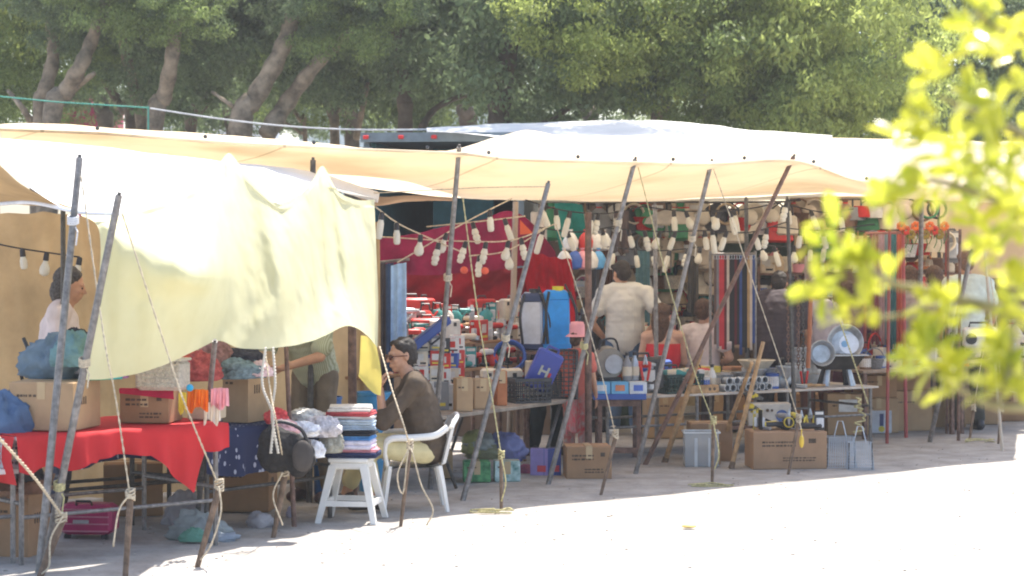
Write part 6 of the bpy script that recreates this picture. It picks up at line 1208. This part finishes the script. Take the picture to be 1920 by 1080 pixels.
def back_goods():
    """goods hanging from rails and lying on the tables behind the shoppers"""
    r = random.Random(21)
    rails = [('high rear rail behind the bulbs', 1030, 1480, 384, 22.6), ('middle rear rail behind the bulbs', 1100, 1335, 440, 22.9), ('low rear rail in the middle', 1095, 1340, 492, 23.2), ('rear rail before the beige tarp', 1480, 1760, 376, 23.4), ('lower rail before the beige tarp', 1500, 1790, 436, 23.2)]
    kinds = [('handbag', 1.), ('frying_pan', .8), ('straw_hat', .95), ('wicker_basket', .9), ('blister_pack', 1.6), ('lamp_shade', .9), ('toy_bag', 1.1), ('hose_coil', .8), ('feather_mop', .6)]
    cols = ['beige', 'grey', 'cream', 'brown', 'tan', 'black', 'cream', 'grey', 'white', 'red', 'green', 'beige']
    for lab, x0, x1, py, dd in rails:
        a = P(x0, py, dd); c = P(x1, py-6, dd+.2); o = thing('hanging_rail', lab, 'rail', GX(x0, dd)); q = o.location; b = MB(); b.cyl(a-q, c-q, .012); b.build('bar', M['dsteel'], o)
        for e in (a, c): b = MB(); b.cyl(e-q, V((e.x, e.y, 0))-q, .016); b.build('post', M['dsteel'], o)
        n = int((x1-x0)/14)
        for i in range(n):
            px = x0 + (x1-x0)*(i+.5)/n + r.uniform(-4, 4); kd, s = r.choice(kinds); c_ = r.choice(cols); H = {'handbag': .39, 'frying_pan': .47, 'straw_hat': .2, 'wicker_basket': .32, 'blister_pack': .22, 'lamp_shade': .26, 'toy_bag': .34, 'hose_coil': .15, 'feather_mop': .75}[kd]
            p = P(px, py-3, dd - .05 + r.uniform(-.04, .04)); s *= r.uniform(.85, 1.1)
            if kd == 'hose_coil': goods(kd, c_, p - V((0, 0, .15*s)), 0, s, 'on ' + lab, tilt=(R(85), 0))
            elif kd == 'straw_hat': goods(kd, c_, p - V((0, 0, .18*s)), 0, s, 'on ' + lab, tilt=(R(75), 0))
            else: goods(kd, c_, p - V((0, 0, H*s)), r.uniform(-.5, .5), s, 'on ' + lab)
    # garments on hangers
    G_ = [(1112, 452, 22.0, 24, .75, (.10, .10, .11), 'dark grey garment hanging behind the brown post'), (1135, 470, 22.1, 26, .7, (.09, .045, .03), 'brown garment hanging left of the checked shirt man'), (1010, 398, 20.6, 30, .5, (.45, .40, .34), 'grey beige garment hanging above the orange pennant'), (1165, 395, 22.2, 28, .45, (.16, .12, .11), 'dark brown garment hanging under the awning'), (1205, 470, 22.2, 26, .8, (.12, .22, .24), 'teal grey garment hanging right of the checked shirt man'), (1300, 480, 22.3, 20, .6, (.10, .09, .08), 'charcoal garment hanging behind the toy packs'), (1520, 480, 21.7, 24, .55, (.35, .28, .26), 'dusty pink garment hanging near the chains'),
          (1640, 440, 21.5, 14, 1.1, (.30, .10, .12), 'dark rose scarf on the red rack'), (1652, 440, 21.5, 12, 1.15, (.45, .30, .32), 'pale rose scarf on the red rack'), (1664, 440, 21.5, 12, 1.2, (.22, .28, .30), 'grey blue scarf on the red rack'), (1676, 440, 21.5, 12, 1.25, (.08, .20, .22), 'teal scarf on the red rack'), (1687, 440, 21.5, 12, 1.3, (.50, .12, .08), 'orange red scarf on the red rack'), (1630, 445, 21.6, 12, 1.0, (.12, .08, .10), 'near black scarf on the red rack')]
    for px, py, dd, w_, L, c, lab in G_: drape(lab, P(px-w_/2, py, dd), P(px+w_/2, py, dd), L, cloth(c, .15), seed=px*.1, amp=.02, n=2, name='scarf' if 'scarf' in lab else 'garment', cat='scarf' if 'scarf' in lab else 'garment')
    a = P(1622, 438, 21.5); c = P(1775, 436, 21.8); o = thing('hanging_rail', 'red painted rail with orange flowers hooked over it at the right', 'rail', GX(1622, 21.5)); q = o.location; b = MB(); b.cyl(a-q, c-q, .018); b.build('bar', mc((.3, .12, .1)), o)
    for e in (a, c): b = MB(); b.cyl(e-q, V((e.x, e.y, 0))-q, .018); b.build('post', mc((.3, .08, .07)), o)
    for i in range(10):
        p = P(1690 + 9*i, 424 + 8*(i % 3), 21.6); o = thing('silk_flower', 'x', 'flower', p); b = MB()
        for k in range(7): b.ell((.03*math.cos(k*.9), 0.01*math.sin(k*2), .03*math.sin(k*.9)), (.022, .012, .022), n=6, m=4)
        b.build('petals', mc(((.62, .14, .03), (.50, .04, .03), (.25, .18, .03))[i % 3]), o); b = MB(); b.tube(spline([V((0, 0, 0)), V((.02, 0, -.1)), V((-.01, 0, -.18))], 8), .005, 5); b.build('stem', mc((.06, .16, .04)), o); auto(o, ('orange', 'red', 'mustard')[i % 3] + ' silk flower hooked on the red painted rail', 'silk flowers on the red rail')
    # orange pennant, umbrella
    b = MB(); b.add([P(975, 412, 18.9), P(975, 440, 18.9), P(1000, 438, 18.95)], [(0, 1, 2)]); b.add([p + V((0, .004, 0)) for p in (P(975, 412, 18.9), P(975, 440, 18.9), P(1000, 438, 18.95))], [(2, 1, 0)]); o = b.build('pennant', mc((.60, .10, .03)), loc=tuple(P(975, 412, 18.9))); tag(o, 'small orange pennant beside the pale post', 'pennant')
    q = P(1258, 420, 22); o = thing('umbrella', 'open cream umbrella hung under the awning above the woman in red', 'umbrella', q - V((0, 0, .0))); b = MB(); b.lathe([(.28, 0), (.25, .06), (.17, .11), (.08, .14), (.002, .15)], n=8, cap=False); b.build('canopy', mc((.55, .48, .40), .8, tr=.3), o); b = MB(); b.cyl((0, 0, -.5), (0, 0, .18), .007); b.build('shaft', M['dsteel'], o)
    # rear tables
    for lab, x0, x1, d0, d1, z, wh, cs, n in (('rear table behind the shoppers in the middle', 1195, 1480, 22.0, 22.6, .80, 'on rear table behind shoppers', ['cream', 'white', 'grey', 'brown', 'red', 'pink', 'beige', 'tan', 'green', 'black'], 26), ('rear table behind the plum dressed shopper', 1500, 1690, 22.6, 23., .78, 'on the rear table behind the plum dress', ['brown', 'grey', 'red', 'cream', 'beige', 'black'], 14),
                                              ('right hand table under the foreground leaves', 1618, 1800, 20.3, 20.9, .66, 'on the right hand table', ['red', 'cream', 'white', 'grey', 'brown', 'blue'], 14), ('far right table behind the foreground leaves', 1800, 1960, 20.9, 21.4, .72, 'on the far right table', ['cream', 'white', 'beige', 'grey', 'black'], 14)):
        A = GX(x0, d0); B = GX(x1, d1); t = table(lab, A, B, .9, z, mat('rear_board', (.30, .22, .16), .8, .2, 8), M['rust'], rails=False); T = (*t, z)
        cloth_c = {1195: (.20, .16, .14), 1500: (.10, .06, .06), 1618: (.22, .13, .08), 1800: (.20, .17, .15)}[x0]
        for i in range(n):
            px = x0 + (x1-x0)*(i+.5)/n
            for v in (.15, .5, .8):
                if r.random() < .9: goods(r.choice(['handbag', 'product_box', 'straw_hat', 'toy_bag', 'saucepan', 'wicker_basket', 'radio', 'bowl', 'cap', 'lamp_shade', 'kettle', 'paint_can']), r.choice(cs), onT(T, px + r.uniform(-4, 4), v), r.uniform(0, 6), r.uniform(.6, .9)*(1 if v < .6 else 1.25), wh)
    o = goods('radio', 'white', P(1838, 652, 20.6), R(0), 1.1, 'with a dark blue disc at the far right')
    # stacked cartons in the shade behind
    k = 0
    for px, dd, sz in ((1640, 21.2, (.4, .3, .34)), (1700, 21.4, (.42, .3, .4)), (1770, 21.8, (.4, .3, .3)), (1600, 21.8, (.4, .3, .42)), (1830, 22.2, (.4, .3, .3)), (1240, 22.6, (.4, .3, .3)), (1420, 22.6, (.44, .3, .36)), (1510, 22.4, (.4, .3, .3)), (1340, 22.6, (.3, .3, .3)), (1690, 23, (.5, .3, .6)), (1900, 22.6, (.4, .3, .3))):
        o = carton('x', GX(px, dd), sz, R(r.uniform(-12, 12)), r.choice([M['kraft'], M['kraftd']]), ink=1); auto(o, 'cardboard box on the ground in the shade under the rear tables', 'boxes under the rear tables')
    for px, dd, z in ((1640, 21.2, .34), (1704, 21.4, .4)):
        o = carton('x', GX(px, dd) + V((0, 0, z+.004)), (.36, .28, .22), R(r.uniform(-12, 12)), M['kraftd'], ink=1); auto(o, 'cardboard box stacked on another under the right hand table', 'boxes under the rear tables')
    for i, (px, dd, h) in enumerate(((1020, 21.2, 1.0), (1075, 21.4, .8), (1110, 21.3, 1.1), (1145, 21.9, .7))):
        crumple(('grey tarpaulin wrapped bundle left of the rear rail', 'brown wrapped bundle behind the child', 'charcoal wrapped bundle behind the brown post', 'dark green wrapped bundle behind the checked shirt man')[i], GX(px, dd), (.5, .45, h), mc(((.14, .13, .12), (.16, .10, .07), (.05, .05, .055), (.04, .07, .06))[i], .9, bump=.5), seed=100+i, name='wrapped_bundle', cat='bundle')
    shelf_goods = ['handbag', 'product_box', 'straw_hat', 'toy_bag', 'saucepan', 'wicker_basket', 'radio', 'bowl', 'cap', 'lamp_shade', 'kettle', 'paint_can', 'spray_can', 'bottle', 'blister_pack', 'tool_case']
    for lab, x0, x1, d0, zs, cs in (('tall shelf unit of mixed goods behind the woman in red', 1196, 1330, 23.3, (.95, 1.22, 1.5, 1.78), ['beige', 'grey', 'white', 'black', 'pink', 'brown', 'teal', 'cream', 'red', 'tan']), ('tall shelf unit of black and white goods behind the stocky man', 1420, 1560, 23.2, (1.0, 1.28, 1.55), ['black', 'white', 'grey', 'beige', 'brown', 'pink', 'cream', 'tan']), ('tall shelf unit of brown goods right of the scarves', 1690, 1800, 23.4, (1.0, 1.28, 1.55), ['brown', 'orange', 'red', 'cream', 'tan', 'grey']), ('shelf unit of dark clothes and bags behind the child', 1045, 1130, 22.6, (.7, 1.0, 1.3), ['black', 'brown', 'grey', 'teal', 'maroon', 'cream'])):
        a_ = GX(x0, d0); c_ = GX(x1, d0); o = thing('shelf_unit', lab, 'shelves', a_); W_ = c_.x-a_.x
        for z in zs: b = MB(); b.box((W_/2, 0, z-.012), (W_, .3, .02)); b.build('shelf', M['rust'], o)
        for x in (0, W_):
            for e in (-.14, .14): b = MB(); b.box((x, e, (zs[-1]+.1)/2), (.025, .025, zs[-1]+.1)); b.build('post', M['rust'], o)
        for j, z in enumerate(zs):
            n = int((x1-x0)/13)
            for i in range(n):
                for e in (-.07, .09):
                    if r.random() < .92: goods(r.choice(shelf_goods), r.choice(cs), V((a_.x + W_*(i+.5)/n, d0+e, z)), r.uniform(-.9, .9), r.uniform(.6, .85), 'on %s shelf, ' % ('lowest', 'second', 'third', 'top')[j] + {1196: 'unit behind woman in red', 1420: 'unit behind stocky man', 1690: 'unit beside the scarves', 1045: 'unit behind child'}[x0])
    for i, (px, c) in enumerate(((1058, 'white'), (1078, 'blue'), (1092, 'pink'), (1108, 'white'), (1122, 'light blue'), (1070, 'white'), (1098, 'red'), (1116, 'white'), (1132, 'white'))):
        goods('toy_bag', c, P(px, 505 if i < 5 else 470, 20.8 + .05*i), 0, .62, 'hung with the toy packs above the child')
    # rear canopy added to darken the back; side walls close the stalls
back_goods()
carton('low cardboard box the woman in red sits on', GX(1243, 20.6), (.36, .3, .43), R(5))
def stalls_back():
    S = sheet
    o = S('rear_shade_canopy', [[P(1000, 374, 19.5), P(1300, 374, 20.6), P(1600, 360, 21.6), P(1980, 368, 22.6)], [GX(980, 22.5, 2.34), GX(1300, 23, 2.36), GX(1600, 24, 2.4), GX(2000, 24.5, 2.4)], [GX(960, 26.5, 2.30), GX(1300, 27, 2.3), GX(1600, 27.5, 2.3), GX(2050, 28, 2.3)]], M['canvas'], 70, 24, .04, seed=30)  # mostly hidden roof, added to darken the stalls behind
    tag(o, 'cream canvas roof added behind the long awning to darken the rear stalls', 'awning')
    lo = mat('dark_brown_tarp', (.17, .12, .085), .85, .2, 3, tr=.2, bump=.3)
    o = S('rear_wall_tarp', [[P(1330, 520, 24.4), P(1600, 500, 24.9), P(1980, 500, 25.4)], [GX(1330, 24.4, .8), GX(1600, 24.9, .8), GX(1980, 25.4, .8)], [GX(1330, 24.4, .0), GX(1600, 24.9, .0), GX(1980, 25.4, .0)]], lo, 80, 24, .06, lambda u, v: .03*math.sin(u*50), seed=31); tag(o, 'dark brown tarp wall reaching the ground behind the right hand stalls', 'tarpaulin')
    o = S('rear_wall_tarp', [[P(1010, 540, 24.6), P(1180, 540, 24.6), P(1330, 540, 24.6)], [GX(1010, 24.6, .7), GX(1180, 24.6, .7), GX(1330, 24.6, .7)], [GX(1010, 24.6, 0), GX(1180, 24.6, 0), GX(1330, 24.6, 0)]], M['tan_tarp'], 60, 24, .06, lambda u, v: .03*math.sin(u*40), seed=32); tag(o, 'tan tarp wall reaching the ground behind the woman in red', 'tarpaulin')
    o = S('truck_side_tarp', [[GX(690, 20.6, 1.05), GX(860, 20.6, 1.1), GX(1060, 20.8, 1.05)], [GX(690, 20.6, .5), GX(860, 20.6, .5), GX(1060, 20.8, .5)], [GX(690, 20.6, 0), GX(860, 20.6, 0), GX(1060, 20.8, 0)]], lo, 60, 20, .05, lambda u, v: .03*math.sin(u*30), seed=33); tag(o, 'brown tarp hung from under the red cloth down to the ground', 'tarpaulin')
stalls_back()
# ================================================================ FOREGROUND BRANCH
def foreground():
    lm = mat('sunlit_leaf', (.38, .48, .05), .24, .2, 9., tr=.6, spec=.8, c2=(.66, .62, .07)); tw = mat('green_twig', (.30, .26, .12), .8, .2, 30)
    r = random.Random(5); base = V((1.45, 3.5, 0)); root = thing('foreground_tree', 'tree with glossy yellow green leaves reaching in from the right edge, out of focus', 'tree', base)
    b = MB(); b.tube(spline([V((0, 0, -.1)), V((.05, .05, .9)), V((0, 0, 1.7)), V((.1, .1, 2.9))], 20), [.07-.0022*i for i in range(20)], 10); b.build('trunk', M['dwood'], root, smooth=True)
    CL = [(1890, 30, 60, 3.4), (1850, 90, 60, 3.3), (1790, 120, 45, 3.4), (1900, 150, 60, 3.5), (1840, 190, 60, 3.3), (1770, 190, 50, 3.3), (1740, 235, 38, 3.3), (1880, 230, 60, 3.2), (1810, 260, 60, 3.4), (1740, 290, 45, 3.3), (1900, 310, 60, 3.4), (1850, 330, 60, 3.5), (1780, 340, 50, 3.2), (1720, 350, 32, 3.3), (1690, 355, 28, 3.3), (1900, 390, 55, 3.3), (1840, 400, 40, 3.3), (1890, 460, 34, 3.4),
          (1590, 455, 40, 3.3), (1565, 480, 28, 3.25), (1630, 490, 36, 3.3), (1590, 520, 42, 3.3), (1650, 540, 24, 3.35), (1620, 580, 34, 3.3), (1560, 530, 26, 3.3), (1905, 540, 30, 3.4), (1890, 640, 30, 3.4), (1900, 590, 26, 3.3), (1770, 580, 20, 3.3), (1780, 600, 22, 3.3), (1730, 660, 32, 3.3), (1760, 690, 38, 3.3), (1790, 720, 36, 3.25), (1880, 670, 30, 3.35), (1900, 720, 34, 3.3), (1880, 740, 24, 3.3), (1800, 745, 22, 3.3), (1910, 130, 70, 3.6), (1905, 260, 70, 3.6), (1880, 370, 50, 3.7), (1820, 30, 30, 3.4), (1860, 10, 60, 3.5), (1900, 60, 60, 3.4), (1880, 180, 60, 3.3), (1850, 270, 50, 3.4), (1900, 430, 50, 3.4)]
    lv = MB()
    def leaf(p, d, n, L):
        s = d.cross(n).normalized(); n = s.cross(d).normalized(); o_ = []; prof = [(0, .06), (.25, .62), (.55, 1.), (.8, .85), (.95, .45), (1, .05)]; vs = []
        for t, w_ in prof:
            c = p + d*L*t - n*L*.12*t*t; ww = L*.22*w_; vs += [c - s*ww + n*ww*.35, c, c + s*ww + n*ww*.35]
        fs = []
        for i in range(5): fs += [(i*3, i*3+1, i*3+4, i*3+3), (i*3+1, i*3+2, i*3+5, i*3+4)]
        lv.add(vs, fs)
    tips = []
    for px, py, rad, dd in CL:
        c = P(px, py, dd); ro = rad*dd/F; tips.append(c)
        for k in range(max(2, int(rad/21))):
            q = c + V((r.gauss(0, .5), r.gauss(0, .9), r.gauss(0, .5)))*ro; ax = V((-.6 + r.gauss(0, .5), r.gauss(0, .5), .35 + r.gauss(0, .5))).normalized()
            for j in range(5):
                t = j*2.4 + r.random(); e = ax.orthogonal().normalized(); e2 = ax.cross(e); d = (ax*.55 + (e*math.cos(t) + e2*math.sin(t))*.85).normalized(); leaf(q + ax*.004*j, d, (ax + V((r.gauss(0, .3), r.gauss(0, .3), .4))).normalized(), r.uniform(.036, .06))
    lv.v = [tuple(V(v)-base) for v in lv.v]; lv.build('foliage', lm, root, smooth=2)
    def br(pts, r0, r1): 
        b = MB(); L = spline([P(*p) - base for p in pts], 30); b.tube(L, [r0+(r1-r0)*i/29 for i in range(30)], 7); b.build('branch', tw, root, smooth=2)
    br([(2300, 640, 3.5), (2000, 600, 3.45), (1850, 575, 3.4), (1740, 545, 3.35), (1670, 530, 3.3), (1600, 480, 3.3)], .014, .004); br([(1745, 548, 3.35), (1715, 580, 3.3), (1660, 595, 3.3), (1620, 585, 3.3)], .006, .003)
    br([(2200, 820, 3.4), (1990, 770, 3.35), (1870, 762, 3.3), (1800, 730, 3.3), (1745, 680, 3.3)], .009, .003); br([(2250, 300, 3.6), (2000, 280, 3.5), (1850, 220, 3.4), (1760, 180, 3.35)], .014, .003); br([(2200, 100, 3.6), (2000, 60, 3.5), (1880, 60, 3.4), (1830, 20, 3.3)], .012, .003)
    br([(1990, 420, 3.5), (1880, 380, 3.4), (1760, 340, 3.3), (1700, 350, 3.3)], .009, .003); br([(1870, 762, 3.3), (1890, 700, 3.3), (1900, 640, 3.35), (1905, 560, 3.4)], .005, .003)
foreground()
# ================================================================ AIR: thin haze added as a veil that lifts the dark tones
hz = bpy.data.materials.new('haze'); hz.use_nodes = True; hz.node_tree.nodes.clear(); ho = hz.node_tree.nodes.new('ShaderNodeOutputMaterial'); hv = hz.node_tree.nodes.new('ShaderNodeVolumePrincipled')
hv.inputs['Color'].default_value = (.95, .97, 1, 1); hv.inputs['Density'].default_value = .0011; hv.inputs['Anisotropy'].default_value = .3; hz.node_tree.links.new(hv.outputs[0], ho.inputs['Volume'])
b = MB(); b.box((0, 40, 7), (260, 180, 16.5)); o = b.build('haze', hz); tag(o, 'thin haze added over the market to lift the dark tones', kind='stuff')
finish_labels()
